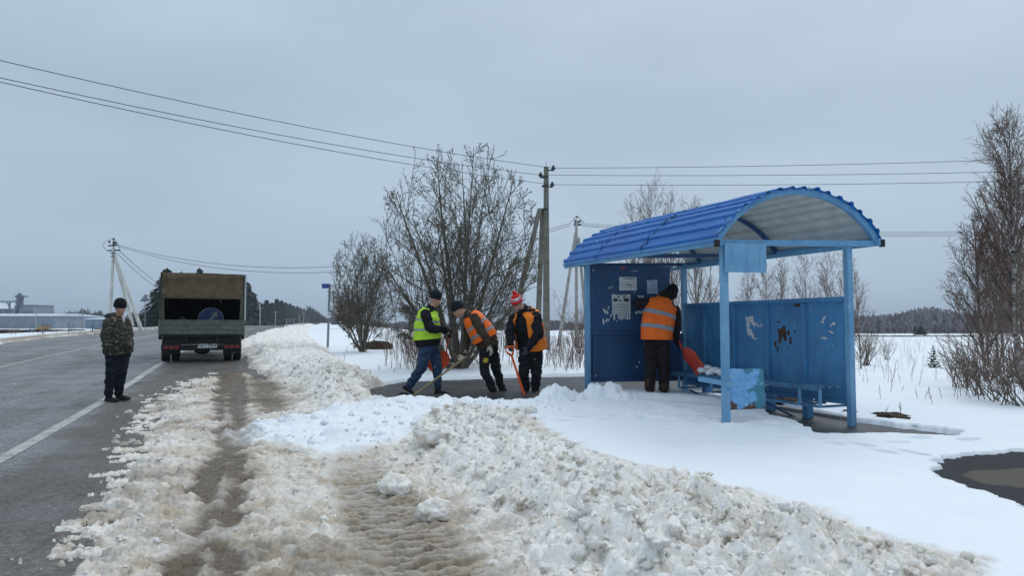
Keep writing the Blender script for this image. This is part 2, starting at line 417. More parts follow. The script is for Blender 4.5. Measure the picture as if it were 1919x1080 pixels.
    dirt = np.maximum(dirt * (.80 + .35 * (n2 - .4)), np.clip(vd, 0, 1))
    mud = np.clip(np.maximum(mm * (.75 + .6 * n1), rut * (.25 + .45 * n3) * (.6 + sstep(0, 2, rs)) * (1.15 - .6 * comb)) * (1 - wh * .4), 0, 1)
    mud = np.maximum(mud, np.clip(vd * 1.1 - .35, 0, 1))
    slushy = dirt * (1 - bigw) * (1 - m1)
    mud = np.maximum(mud, slushy * sstep(.48, .78, fbm(x, y, .5, 3, 77)) * .6)
    mud = mud * (1 - .45 * midr)
    nearm = np.exp(polyd(x, y, POLY_MUD1) / .22) * (1 - m1) + .5 * np.exp(-np.abs(rd - .35) / .25) * (rs > .05)
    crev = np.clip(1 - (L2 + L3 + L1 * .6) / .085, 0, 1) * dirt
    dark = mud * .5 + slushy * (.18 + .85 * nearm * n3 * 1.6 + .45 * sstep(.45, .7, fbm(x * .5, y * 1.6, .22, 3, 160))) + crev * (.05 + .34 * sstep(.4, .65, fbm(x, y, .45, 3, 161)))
    return T, dirt, mud, np.clip(dark, 0, 1), big
FEET = []
_fr = random.Random(4)
for (ax, ay), (bx, by), n_ in (((1250, 790), (1010, 800), 7), ((1480, 830), (1700, 862), 6), ((1340, 800), (1500, 812), 5), ((1660, 838), (1800, 830), 3)):
    p_, q_ = G(ax, ay), G(bx, by); a_ = math.atan2(q_.y - p_.y, q_.x - p_.x)
    for i_ in range(n_):
        c_ = p_.lerp(q_, i_ / max(1, n_ - 1)); sd_ = .10 * (1 if i_ % 2 else -1)
        FEET.append((c_.x - math.sin(a_) * sd_ + _fr.uniform(-.05, .05), c_.y + math.cos(a_) * sd_, a_ + _fr.uniform(-.25, .25)))
def _rl(pts, h=0.): return [tuple(G(a, b, h)) for a, b in pts]
RIDGES = [(_rl([(745, 775), (820, 778), (905, 776), (960, 776), (1000, 772), (1022, 758)]), .22, .085, .8),
          (_rl([(1030, 762), (1058, 758)]), .22, .20, 1), (_rl([(1108, 752), (1128, 750), (1150, 752), (1172, 756)]), .16, .17, 1),
          (_rl([(1190, 752), (1235, 754), (1330, 760)]), .40, .15, .12)]
ISLES = []
for a, b, rx, ry, hh in [(322, 745, .22, .55, .05), (300, 765, .16, .2, .03), (262, 782, .14, .14, .03), (275, 770, .12, .1, .03), (240, 772, .08, .08, .02),
                         (250, 855, .09, .08, .03), (216, 829, .08, .07, .02), (265, 742, .08, .08, .02), (335, 728, .06, .3, .0), (400, 700, .2, .12, .0),
                         (258, 802, .06, .05, .02), (215, 940, .09, .06, .02), (190, 995, .07, .05, .02), (275, 825, .06, .06, .02), (308, 730, .1, .05, .01)]:
    g = G(a, b); ISLES.append((g.x, g.y, rx, ry, hh))

def snow_z(x, y):
    x = np.atleast_1d(np.asarray(x, float)); y = np.atleast_1d(np.asarray(y, float))
    q = (x - edge_x(y)) * .935
    r = snow_field(x, y)
    return base(x, y) + r[0], r
def gz(x, y):
    """visible ground height (snow or asphalt) at one spot"""
    s = float(snow_z(x, y)[0][0]); return max(s, float(road_z(x, y)) if (float((x - edge_x(y)) * .935) < 4) else float(base(x, y)))

# ------------------------------------------------------------------ the snow sheet
ys = [-6., -2., 0.4, 1.5, 2.4]; y = 2.6
while y < 26: ys.append(y); y += .0029 * y
while y < 90: ys.append(y); y += .010 * y
while y < 2900: ys.append(y); y += .035 * y
ys = np.array(ys)
ts = np.concatenate([-np.geomspace(6, .84, 46)[:-1], np.linspace(-.82, .82, 820), np.geomspace(.84, 6, 46)[1:]])
GY, GT = np.meshgrid(ys, ts, indexing='ij')
GX = GT * (np.maximum(GY, -.4) + 1.0)
shp = GX.shape
X_ = GX.ravel(); Y_ = GY.ravel()
Z_, (T_, D_, M_, K_, B_) = snow_z(X_, Y_)
# a little sideways push so that clods overhang
jx = (fbm(X_, Y_, .09, 3, 301) - .5) * .05 * D_; jy = (fbm(X_, Y_, .09, 3, 302) - .5) * .04 * D_
Vv = np.stack([X_ + jx, Y_ + jy, Z_], 1)
ny, nx = shp
idx = np.arange(ny * nx).reshape(ny, nx)
Q = np.stack([idx[:-1, :-1].ravel(), idx[:-1, 1:].ravel(), idx[1:, 1:].ravel(), idx[1:, :-1].ravel()], 1)
# faces that lie hidden well below the bare asphalt are left out
hid = (T_ < -.12)[Q].all(1)
Q = Q[~hid]
isd = (D_[Q].mean(1) > .3) & (Y_[Q].mean(1) < 80) & ((X_[Q].mean(1) - edge_x(Y_[Q].mean(1))) > -4)
def add_attr(me, name, arr):
    a = me.attributes.new(name, 'FLOAT', 'POINT'); a.data.foreach_set('value', np.asarray(arr, np.float32))
def sub_mesh(name, q):
    u, inv = np.unique(q, return_inverse=True)
    me = np_mesh(name, Vv[u], [inv.reshape(q.shape)], True)
    add_attr(me, 'dirt', D_[u]); add_attr(me, 'mud', M_[u]); add_attr(me, 'dark', K_[u])
    return me
t = NT('snow')
co = t.co(); d = t.attr('dirt'); m = t.attr('mud'); k = t.attr('dark')
nA = t.noise(9, 6, .65, co); nB = t.noise(38, 4, .6, co); nC = t.noise(2.2, 4, .6, co)
clean = t.ramp(nC, [(.3, (.80, .845, .885)), (.7, (.85, .885, .915))])
cream = t.ramp(nA, [(.27, (.50, .40, .29)), (.37, (.80, .72, .61)), (.48, (.93, .885, .82)), (.72, (.95, .935, .915))])
cream = t.mix(t.math('MULTIPLY', t.ramp(nB, [(.54, 0.), (.72, 1.)]), .55), cream, (.40, .30, .20))
mudc = t.ramp(nB, [(.3, (.065, .043, .023)), (.7, (.19, .138, .085))])
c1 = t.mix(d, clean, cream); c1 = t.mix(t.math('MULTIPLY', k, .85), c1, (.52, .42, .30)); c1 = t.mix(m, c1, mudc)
rg = t.ramp(t.math('ADD', t.math('MULTIPLY', d, .3), t.math('MULTIPLY', m, .6)), [(0., .75), (.3, .6), (.6, .45), (.9, .30)])
vz = t.n('ShaderNodeTexVoronoi'); vz.feature = 'SMOOTH_F1'; vz.inputs['Scale'].default_value = 26; vz.inputs['Smoothness'].default_value = .25; vz.inputs['Randomness'].default_value = 1
wv = t.n('ShaderNodeVectorMath', operation='ADD'); wn_ = t.n('ShaderNodeVectorMath', operation='SCALE'); wn_.inputs['Scale'].default_value = .05; t.l(t.noise(14, 3, .6, co, out='Color'), wn_.inputs[0]); t.l(co, wv.inputs[0]); t.l(wn_.outputs[0], wv.inputs[1]); t.l(wv.outputs[0], vz.inputs['Vector'])
vd_ = t.math('MULTIPLY', vz.outputs['Distance'], d)
c1 = t.mix(t.math('MULTIPLY', t.ramp(vd_, [(.42, 0.), (.72, 1.)]), t.ramp(nA, [(.36, .60), (.48, .0)])), c1, (.36, .275, .19))
bh = t.math('SUBTRACT', t.math('ADD', t.math('MULTIPLY', nB, .6), t.math('MULTIPLY', t.noise(130, 3, .6, co), .4)), t.math('MULTIPLY', vd_, 1.0))
bp = t.n('ShaderNodeBump'); bp.inputs['Distance'].default_value = .026
t.l(bh, bp.inputs['Height']); t.l(t.math('ADD', .14, t.math('MULTIPLY', d, .46)), bp.inputs['Strength']); t.l(bp.outputs[0], t.b.inputs['Normal'])
M_SNOW = t.set(c1, rg); t.b.inputs['Specular IOR Level'].default_value = .35
o = mesh_obj('snow_field', sub_mesh('snow_field', Q[~isd]), M_SNOW); o['kind'] = 'structure'
o = mesh_obj('dirty_snow_bank', sub_mesh('dirty_snow_bank', Q[isd]), M_SNOW); o['kind'] = 'structure'

# ------------------------------------------------------------------ road and other asphalt
def strip_mesh(name, q0, q1, nq, y0, y1, k, dz=0., zf=road_z, lim=None):
    yy = [y0]
    while yy[-1] < y1: yy.append(min(y1, yy[-1] + max(.12, k * yy[-1])))
    yy = np.array(yy); qq = np.linspace(q0, q1, nq)
    YY, QQ = np.meshgrid(yy, qq, indexing='ij'); XX = edge_x(YY) + QQ / .935
    ZZ = zf(XX, YY) + dz
    n, m_ = YY.shape; ii = np.arange(n * m_).reshape(n, m_)
    q_ = np.stack([ii[:-1, :-1].ravel(), ii[:-1, 1:].ravel(), ii[1:, 1:].ravel(), ii[1:, :-1].ravel()], 1)
    return np_mesh(name, np.stack([XX.ravel(), YY.ravel(), ZZ.ravel()], 1), [q_], True)
t = NT('asphalt'); co = t.co()
nF = t.math('ADD', t.math('MULTIPLY', t.noise(150, 3, .7, co), .5), t.math('MULTIPLY', t.noise(34, 4, .8, co), .5)); nM = t.noise(1.1, 5, .6, co); nS = t.noise(30, 3, .6, co)
xs_ = t.n('ShaderNodeSeparateXYZ'); t.l(co, xs_.inputs[0])
# lateral offset from the edge line (road runs north-west)
lat = t.math('ADD', t.math('MULTIPLY', xs_.outputs[0], .933), t.math('MULTIPLY', xs_.outputs[1], .359))   # q-like, edge line near -2.32
lon = t.math('SUBTRACT', t.math('MULTIPLY', xs_.outputs[1], .933), t.math('MULTIPLY', xs_.outputs[0], .359))
cx_ = t.n('ShaderNodeCombineXYZ'); t.l(t.math('MULTIPLY', lat, 1.6), cx_.inputs[0]); t.l(t.math('MULTIPLY', lon, .10), cx_.inputs[1]); lv = cx_.outputs[0]
lanes = t.math('ADD', t.math('MULTIPLY', t.math('SINE', t.math('MULTIPLY', t.math('ADD', lat, 3.3), 3.4)), .5), .5)
cF = t.ramp(nF, [(.34, (.055, .057, .061)), (.5, (.17, .173, .18)), (.64, (.48, .485, .495))])
brown = t.ramp(nF, [(.3, (.055, .046, .037)), (.7, (.155, .132, .108))])
sh = t.ramp(t.math('ADD', lat, t.math('MULTIPLY', nM, .7)), [(0., 0.), (1., 1.)])
shf = t.n('ShaderNodeMapRange'); shf.inputs['From Min'].default_value = -2.35; shf.inputs['From Max'].default_value = -1.9
t.l(t.math('ADD', lat, t.math('MULTIPLY', t.math('SUBTRACT', nM, .5), .7)), shf.inputs['Value'])
dm = t.ramp(t.noise(1.3, 5, .6, lv), [(.42, 0.), (.62, .9)])
c = t.mix(t.math('MAXIMUM', t.math('MULTIPLY', shf.outputs[0], .75), t.math('MULTIPLY', dm, t.math('MULTIPLY', lanes, .6))), cF, brown)
spk = t.ramp(t.noise(17, 3, .8, co), [(.36, .74), (.5, 1.), (.66, 1.3)]); c = t.mix(1., c, spk, 'MULTIPLY')
c = t.mix(.55, c, t.ramp(t.noise(1.0, 4, .6, lv), [(.35, .66), (.62, 1.)]), 'MULTIPLY')
vc = t.n('ShaderNodeTexVoronoi'); vc.feature = 'DISTANCE_TO_EDGE'; vc.inputs['Scale'].default_value = .42; t.l(co, vc.inputs['Vector'])
c = t.mix(t.math('MULTIPLY', t.ramp(vc.outputs['Distance'], [(0., 1.), (.012, 0.)]), t.ramp(t.noise(.7, 2, .5, co), [(.45, 0.), (.55, .6)])), c, (.03, .028, .026))
rgh = t.ramp(nM, [(.38, .38), (.60, .70)])
t.b.inputs['Specular IOR Level'].default_value = .3
M_ASPH = t.set(c, rgh, bump=nF, bs=.8, bd=.010)
o = mesh_obj('road', strip_mesh('road', -8.95, 3.8, 46, -6, 900, .02), M_ASPH); o['kind'] = 'structure'
# markings
t = NT('road_paint'); nn = t.noise(45, 4, .7)
M_LINE = t.set(t.ramp(t.math('ADD', t.math('MULTIPLY', nn, .6), t.math('MULTIPLY', t.noise(3, 3), .4)), [(.42, (.15, .145, .14)), (.49, (.42, .40, .37)), (.7, (.58, .56, .52))]), .6, bump=nn, bs=.3, bd=.003)
o = mesh_obj('edge_line', strip_mesh('edge_line', -.075, .075, 3, 2, 140, .02, .005), M_LINE); o['kind'] = 'structure'
t = NT('worn_road_paint'); nn = t.noise(26, 4, .7)
M_LINE2 = t.set(t.ramp(nn, [(.34, (.15, .145, .14)), (.5, (.42, .40, .36)), (.75, (.52, .50, .46))]), .6)
o = mesh_obj('centre_line', strip_mesh('centre_line', -3.86, -3.74, 3, 2, 140, .02, .005), M_LINE2); o['kind'] = 'structure'
o = mesh_obj('far_edge_line', strip_mesh('far_edge_line', -7.65, -7.53, 3, 2, 140, .02, .005), M_LINE2); o['kind'] = 'structure'
# pavement sheet under shelter and men, and the bare round patch
def patch(name, poly, grow, mat, dz=0.):
    xs = [p[0] for p in poly]; ys2 = [p[1] for p in poly]
    gx = np.arange(min(xs) - grow, max(xs) + grow, .07); gy = np.arange(min(ys2) - grow, max(ys2) + grow, .07)
    YY, XX = np.meshgrid(gy, gx, indexing='ij'); n, m_ = YY.shape; ii = np.arange(n * m_).reshape(n, m_)
    q_ = np.stack([ii[:-1, :-1].ravel(), ii[:-1, 1:].ravel(), ii[1:, 1:].ravel(), ii[1:, :-1].ravel()], 1)
    dd = polyd(XX.ravel(), YY.ravel(), poly); q_ = q_[(dd[q_] > -grow).any(1)]
    zz = base(XX, YY).ravel() + dz + (fbm(XX.ravel(), YY.ravel(), .5, 3, 40) - .5) * .012
    me = np_mesh(name, np.stack([XX.ravel(), YY.ravel(), zz], 1), [q_], True)
    o = mesh_obj(name, me, mat); o['kind'] = 'structure'; return o
t = NT('wet_asphalt'); nF = t.noise(110, 3, .7); nM = t.noise(1.6, 4, .6)
M_WET = t.set(t.mix(t.ramp(nM, [(.4, 0.), (.65, 1.)]), t.ramp(nF, [(.3, (.018, .020, .024)), (.7, (.055, .058, .065))]), t.ramp(nF, [(.3, (.038, .034, .032)), (.7, (.092, .084, .078))])), t.ramp(nM, [(.4, .35), (.7, .65)]), bump=nF, bs=.5, bd=.006); t.b.inputs['Specular IOR Level'].default_value = .25
patch('pavement', POLY_WALK, .5, M_WET)
oc = G(1850, 905)
t = NT('oval_asphalt'); co = t.co(); nF = t.noise(110, 3, .7, co); nM = t.noise(2.5, 3, .6, co)
og = G(1880, 896); vm = t.n('ShaderNodeVectorMath', operation='SUBTRACT'); t.l(co, vm.inputs[0]); vm.inputs[1].default_value = (4.98, 6.10, 0)
vm2 = t.n('ShaderNodeVectorMath', operation='MULTIPLY'); t.l(vm.outputs[0], vm2.inputs[0]); vm2.inputs[1].default_value = (1 / 1.0, 1 / .47, 0)
vl = t.n('ShaderNodeVectorMath', operation='LENGTH'); t.l(vm2.outputs[0], vl.inputs[0])
dry = t.ramp(t.math('ADD', vl.outputs['Value'], t.math('MULTIPLY', t.math('SUBTRACT', nM, .5), .55)), [(.92, 1.), (1., 0.)])
M_OVAL = t.set(t.mix(dry, t.ramp(nF, [(.3, (.018, .019, .022)), (.68, (.052, .054, .06)), (.76, (.2, .2, .2))]), t.ramp(nF, [(.3, (.07, .062, .052)), (.7, (.16, .145, .125))])), t.ramp(dry, [(0., .78), (1., .9)]), bump=nF, bs=.5, bd=.006); t.b.inputs['Specular IOR Level'].default_value = .12
patch('bare_asphalt_patch', POLY_OVAL, .35, M_OVAL)
# ------------------------------------------------------------------ bus shelter
def paint(name, c, c2, chip=(.5, .55, .58), chipf=.72, streak=True, rough=.5, dark=.6):
    t = NT(name); co = t.co(); a = t.noise(4, 5, .65, t.mapv((1, 1, .45), vec=co)); b = t.noise(22, 5, .7, co); g = t.noise(70, 3, .6, co)
    col = t.ramp(a, [(.32, c2), (.66, c)])
    col = t.mix(t.ramp(t.noise(9, 4, .6, t.mapv((4, 4, .35), vec=co)), [(.5, 0.), (.8, .45)]), col, tuple(x * dark for x in c2))
    col = t.mix(t.ramp(b, [(chipf, 0.), (chipf + .035, .8)]), col, chip)
    col = t.mix(t.ramp(t.noise(13, 5, .75, co), [(.67, 0.), (.69, .8)]), col, (.09, .055, .035))
    return t.set(col, t.ramp(a, [(.3, rough - .12), (.7, rough + .15)]), bump=t.math('ADD', b, t.math('MULTIPLY', g, .4)), bs=.35, bd=.006)
M_POST = paint('faded_blue_paint', (.18, .38, .58), (.10, .26, .45))
M_BEAM = paint('light_blue_paint', (.135, .335, .54), (.075, .23, .42), chipf=.74)
M_WALL = paint('blue_wall_paint', (.062, .25, .48), (.036, .155, .33), chipf=.66)
M_NAVY = paint('dark_blue_board', (.010, .066, .175), (.006, .040, .115), chip=(.25, .3, .36), chipf=.79)
M_BENCH = paint('worn_bench_paint', (.06, .20, .36), (.03, .10, .20), chip=(.10, .08, .06), chipf=.60)
t = NT('roof_sheet_top'); nn = t.noise(3, 4); M_ROOF = t.set(t.ramp(nn, [(.3, (.006, .110, .40)), (.7, (.012, .165, .52))]), .42, bump=t.noise(90, 2), bs=.08, bd=.002)
t = NT('roof_sheet_under'); nn = t.noise(5, 5); M_UNDER = t.set(t.ramp(nn, [(.3, (.42, .46, .46)), (.7, (.56, .60, .59))]), .5, bump=nn, bs=.1, bd=.004)
SU = Vector((.981, .196, 0)); SV = Vector((-.417, .909, 0)).normalized(); SZ = Vector((0, 0, 1)); SF = Vector((2.69, 8.65, 0))
AX = (SU, SV, SZ)
def S(a, b, z): return SF + SU * a + SV * b + SZ * z
def ray_plane(px, py, p0, n):
    o = Vector((0, 0, CAM_Z)); d = W(px, py, 10) - o
    return o + d * ((p0 - o).dot(n) / d.dot(n))
base_s = S(.9, 1.6, 0); base_s.z = .05
shelter = thing('bus_shelter', 'weathered blue metal bus shelter with an arched corrugated roof beside the road', 'bus shelter', base_s)
LP = 3.36; LA = 1.785
for a, b, zt, z0 in ((0, 0, 2.42, -.05), (LA, 0, 2.46, -.12), (0, LP, 2.42, .05), (LA, LP, 2.42, .0)):
    MB().box(S(a, b, (zt + z0) / 2), (.075, .075, zt - z0), AX).build('post', M_POST, shelter, bev=.006)
ze = 2.375
def rz(a): return ze + .022 * (a + .1)
# eave rails, ties
MB().bar(S(-.175, -.16, rz(-.06) + .02), S(-.175, 3.78, rz(-.06) + .02), .05, .095).build('eave_rail', M_BEAM, shelter, bev=.004)
MB().bar(S(2.12, -.16, rz(2.1) + .02), S(2.12, 3.78, rz(2.1) + .02), .05, .10).build('eave_rail', M_BEAM, shelter, bev=.004)
MB().bar(S(LA, .05, rz(LA) - .03), S(LA, 3.75, rz(LA) - .06), .05, .06).build('eave_rail', M_BEAM, shelter, bev=.004)
MB().bar(S(-.15, -.075, rz(0) + .01), S(2.15, -.075, rz(2.15) + .01), .05, .075).build('tie_beam', M_BEAM, shelter, bev=.004)
for b in (1.62, LP + .005):
    MB().bar(S(-.15, b, rz(0)), S(2.1, b, rz(2.1)), .045, .06).build('tie_beam', M_NAVY, shelter, bev=.004)
am = .975; hw = 1.175; sg = .66; Rr = (hw * hw + sg * sg) / (2 * sg); TH = math.asin(hw / Rr)
def arc(a_th, r, b):
    a = am + r * math.sin(a_th)
    return S(a, b, rz(a) + .05 + (r * math.cos(a_th) - Rr + sg))
for b, mt, ww in ((-.10, M_BEAM, .05), (1.60, M_NAVY, .045), (LP, M_NAVY, .045)):
    m = MB(); N = 28
    for i in range(N):
        t0, t1 = -TH + 2 * TH * i / N, -TH + 2 * TH * (i + 1) / N
        rr = Rr - .040
        ring = []
        for th in (t0, t1):
            for dr, db in ((-.03, -ww / 2), (-.03, ww / 2), (.045 if b < 0 else .02, ww / 2), (.045 if b < 0 else .02, -ww / 2)): ring.append(arc(th, rr + dr, b + db))
        m.add(ring, [(0, 1, 5, 4), (1, 2, 6, 5), (2, 3, 7, 6), (3, 0, 4, 7)])
    m.build('roof_arch', mt, shelter)
def prof(u):
    f = u % 1.
    return 0. if f < .52 else (f - .52) / .11 if f < .63 else 1. if f < .87 else 1 - (f - .87) / .13
def sheet(b0, b1, dr):
    m = MB(); ribs = 16.5; N = 198; nb = 5
    for layer, mi in ((0, 0), (-.004, 1)):
        m.mi = mi; vs = []; fs = []
        for j in range(nb + 1):
            b = b0 + (b1 - b0) * j / nb if j != 1 else b0 + .09
            for i in range(N + 1):
                s_ = i / N; r = Rr + dr + layer + .034 * prof(s_ * ribs + .2)
                dent = .006 * math.sin(s_ * 31 + b * 5) * math.sin(b * 3.1)
                vs.append(arc(-TH * 1.02 + 2.04 * TH * s_, r + dent, b + .012 * math.sin(s_ * 40)))
        W1 = N + 1
        for j in range(nb):
            for i in range(N):
                q = (j * W1 + i, j * W1 + i + 1, (j + 1) * W1 + i + 1, (j + 1) * W1 + i)
                fs.append(q if mi else q[::-1])
        if mi and b0 < 0: m.mi = 0; m.add(vs, fs[:N]); m.mi = 1; m.add(vs, fs[N:])
        else: m.add(vs, fs)
    return m.build('roof_sheet', [M_ROOF, M_UNDER], shelter)
for b_ in (1.455, 2.725):
    m = MB(); pts_ = [arc(-TH * 1.0 + 2.0 * TH * i / 60, Rr + .012 + .034 * prof((i / 60 * 2.0 + .02) / 2.04 * 16.5 + .2), b_ - .012 + .012 * math.sin(i * 1.9)) for i in range(61)]
    m.tube(pts_, .007, 4).build('sheet_seam', M_NAVY, shelter)
sheet(-.17, 1.47, 0); sheet(1.44, 2.74, .006); sheet(2.71, 3.80, 0)
for b in (-.10, .5, 1.5, 2.1, 2.8, 3.4, 3.7):     # roofing screws
    for k_ in range(1, 13, 2):
        th = -TH * 1.02 + 2.04 * TH * ((k_ + .55) / 13.5); p = arc(th, Rr + .034, b); MB().ell(p, (.011, .011, .011), n=6, m=4).build('roofing_screw', M_NAVY, shelter)
for a in (-.20, 2.155):      # dark rubber ends at both corners of the arch
    MB().box(S(a, -.15, rz(a) - .00), (.05, .05, .09), AX).build('eave_end_cap', plain('black_rubber', (.015, .015, .017)), shelter, bev=.004)
# gable plate
MB().box(S(.205, -.128, 2.20), (.57, .012, .37), AX).build('gable_plate', M_POST, shelter, bev=.003)
# left wall
bw = LP - .02
lw = MB().box(S(.775, bw, (1.19 + 2.37) / 2), (1.45, .03, 1.18), AX).build('notice_board', M_NAVY, shelter, bev=.003)
MB().box(S(.775, bw - .03, 2.335), (1.43, .03, .07), AX).build('board_trim', M_NAVY, lw, bev=.003)
MB().box(S(.775, bw - .028, 1.215), (1.43, .026, .05), AX).build('board_trim', M_NAVY, lw, bev=.003)
MB().box(S(.89, bw + .02, .79), (1.69, .02, .82), AX).build('lower_wall_panel', M_NAVY, shelter)
for a in (.10, 1.02, 1.68): MB().box(S(a, bw - .01, .79), (.05, .04, .80), AX).build('wall_stud', M_NAVY, shelter, bev=.003)
MB().box(S(.89, bw - .012, .40), (1.60, .045, .05), AX).build('wall_rail', M_NAVY, shelter, bev=.003)
# back wall
MB().bar(S(LA, .03, 1.0), S(LA, LP - .05, 1.0), .012, 1.36).build('back_wall_panel', M_WALL, shelter)
MB().bar(S(LA - .03, .05, 1.70), S(LA - .03, LP - .05, 1.69), .07, .06).build('wall_rail', M_WALL, shelter, bev=.004)
MB().bar(S(LA - .03, .05, .335), S(LA - .03, LP - .05, .335), .05, .05).build('wall_rail', M_WALL, shelter, bev=.004)
for b in (.70, 1.38, 2.08, 2.80):
    MB().box(S(LA - .032, b, 1.01), (.05, .045, 1.29), AX).build('wall_stud', M_WALL, shelter, bev=.003)
    MB().box(S(LA - .01, b, .15), (.10, .09, .34), AX).build('wall_foot', M_WALL, shelter, bev=.006)
# bench
bench = MB()
for k_ in range(3): bench.bar(S(LA - .40 + .12 * k_, .02, .545), S(LA - .40 + .12 * k_, 3.10, .545), .105, .03)
bench = bench.build('bench_seat', M_BENCH, shelter, bev=.003)
MB().bar(S(LA - .43, .02, .515), S(LA - .43, 3.1, .515), .03, .05).build('bench_rail', M_BENCH, shelter, bev=.003)
MB().bar(S(LA - .43, .03, .29), S(LA - .43, 1.12, .29), .03, .035).build('bench_rail', M_BENCH, shelter, bev=.003)
for b in (.03, .36, 1.10, 2.1, 2.9):
    MB().bar(S(LA - .43, b, .51), S(LA - .43, b, .28), .035, .035, (0, 1, 0)).build('bench_strut', M_BEAM, shelter, bev=.003)
    MB().bar(S(LA - .43, b, .29), S(LA - .04, b, .30), .03, .03).build('bench_strut', M_BENCH, shelter, bev=.003)
for b in (.75, 2.3): MB().bar(S(LA - .42, b + .35, .28), S(LA - .10, b, .03), .035, .03).build('bench_brace', M_NAVY, shelter, bev=.003)
# peeling plate and stub rail on the front post
t = NT('peeling_paint'); co = t.co(); a_ = t.noise(3.4, 5, .6, co); b_ = t.noise(9, 5, .7, co)
cc = t.ramp(b_, [(.3, (.10, .30, .58)), (.6, (.18, .42, .70))])
cc = t.mix(t.ramp(a_, [(.47, 0.), (.485, 1.)]), cc, t.ramp(b_, [(.3, (.035, .16, .24)), (.7, (.06, .24, .33))]))
cc = t.mix(t.ramp(b_, [(.63, 0.), (.645, 1.)]), cc, (.30, .42, .50))
xz = t.n('ShaderNodeSeparateXYZ'); t.l(t.co('Generated'), xz.inputs[0])
cc = t.mix(t.ramp(t.math('ADD', xz.outputs[2], t.math('MULTIPLY', t.math('SUBTRACT', .5, b_), 1.0)), [(.06, 1.), (.10, 0.)]), cc, (.085, .04, .025))
M_PEEL = t.set(cc, .6, bump=a_, bs=.4, bd=.01)
MB().prism([(.06, .80), (.525, .795), (.50, .32), (.57, .30), (.57, .28), (.06, .28)][:2] + [(.555, .29), (.07, .285)], S(0, .0, 0), SU, SZ, SV * .012).build('peeling_plate', M_PEEL, shelter)
MB().bar(S(-.045, .42, .645), S(.0, -.155, .61), .075, .06).build('stub_rail', M_POST, shelter, bev=.005)
# ---- paper, rust and scratches
M_PAPER = plain('weathered_paper', (.56, .58, .60), .85, var=.14, scale=20)
M_PAPER2 = plain('bluish_paper', (.42, .50, .66), .85, var=.12, scale=20)
M_INK = plain('printed_ink', (.04, .045, .055), .8)
M_INK2 = plain('faded_ink', (.18, .20, .23), .8)
M_REDP = plain('red_paint_mark', (.42, .11, .11), .7)
M_RUST = plain('rust_patch', (.075, .035, .018), .9, var=.5, scale=40)
nLW = -SV
def LWp(px, py, off=.0): return ray_plane(px, py, S(0, bw - .018 - off * .5, 0), SU.cross(SZ))
def card(px0, py0, px1, py1, off, m, jag=0, seed=0, curl=False):
    rr = random.Random(seed); p = LWp(px0, py0, off); q = LWp(px1, py1, off)
    w_ = (q - p).dot(SU); h_ = p.z - q.z; pts = []
    N = 5
    for i in range(N): pts.append((w_ * i / N, -rr.random() * jag))
    for i in range(N): pts.append((w_ - rr.random() * jag, -h_ * i / N))
    for i in range(N): pts.append((w_ * (1 - i / N), -h_ + rr.random() * jag))
    for i in range(N): pts.append((rr.random() * jag, -h_ * (1 - i / N)))
    m.prism(pts, p, SU, SZ, -SV * .0015)
def textlines(m, px0, py0, px1, py1, n, off, seed, hfrac=.45):
    rr = random.Random(seed); p = LWp(px0, py0, off); q = LWp(px1, py1, off); W_ = (q - p).dot(SU); H = p.z - q.z
    for i in range(n):
        x = rr.random() * .08 * W_; z = -H * (i + .5) / n; xe = W_ * (1 - rr.random() * .12)
        while x < xe:
            l = rr.uniform(.012, .04); 
            m.box(p + SU * (x + l / 2) + SZ * z - SV * .0008, (min(l, xe - x + .002), .001, H / n * hfrac), AX); x += l + .008
n1_ = MB(); card(1160, 519, 1193.5, 545, 0, n1_, .004, 1); nb = tag(n1_.build('notice', M_PAPER, loc=LWp(1176, 545)), 'grey printed notice at the top of the dark blue board', 'notice')
m = MB(); textlines(m, 1166, 520.5, 1192, 524, 1, .003, 2, .8); textlines(m, 1162, 528, 1191, 540, 4, .003, 3, .22); m.box(LWp(1178.5, 534.5, .003), (.10, .001, .022), AX); m.build('printed_text', M_INK2, nb)
n2_ = MB(); card(1146.5, 552, 1182, 589, 0, n2_, .006, 4)
for k_ in range(8):
    if k_ == 1: continue
    x0 = 1149.5 + 4.1 * k_; card(x0, 589, x0 + 3.2, 600 - (k_ % 3), .0, n2_, .004, 10 + k_)
ad = tag(n2_.build('tear_off_advert', M_PAPER, loc=LWp(1165, 600)), 'white advert with tear-off strips along its bottom edge', 'advert')
m = MB()
for p0, p1 in ((1149, 1157.6), (1168.5, 1178.5)): m.prism([(0, 0), ((LWp(p1, 560) - LWp(p0, 560)).dot(SU), 0), ((LWp(p1, 560) - LWp(p0, 560)).dot(SU), -.055), (0, -.055)], LWp(p0, 559.5, .003), SU, SZ, -SV * .001)
m.prism([(0, 0), (.02, .03), (.035, .01), (.045, .012), (.05, -.01), (0, -.012)], LWp(1160, 564, .003), SU, SZ, -SV * .001)
textlines(m, 1153, 552.8, 1177, 555, 1, .003, 21, .7); textlines(m, 1155, 555.6, 1174, 558.8, 1, .003, 22, .9); m.ell(LWp(1151, 557.5, .003), (.014, .001, .012), n=8, m=5); m.ell(LWp(1177.5, 557.5, .003), (.014, .001, .012), n=8, m=5)
textlines(m, 1149, 568, 1180, 588, 7, .003, 23, .32); m.build('printed_text', M_INK, ad)
n3_ = MB(); card(1212, 524.5, 1233, 551.5, 0, n3_, .012, 6); fl = tag(n3_.build('flyer', M_PAPER2, loc=LWp(1222, 551)), 'small bluish flyer with torn edges near the board top right', 'flyer')
m = MB(); textlines(m, 1216, 527, 1231, 529.5, 1, .003, 31, .7); textlines(m, 1216, 532, 1231, 546, 4, .003, 32, .35); m.build('printed_text', M_INK2, fl)
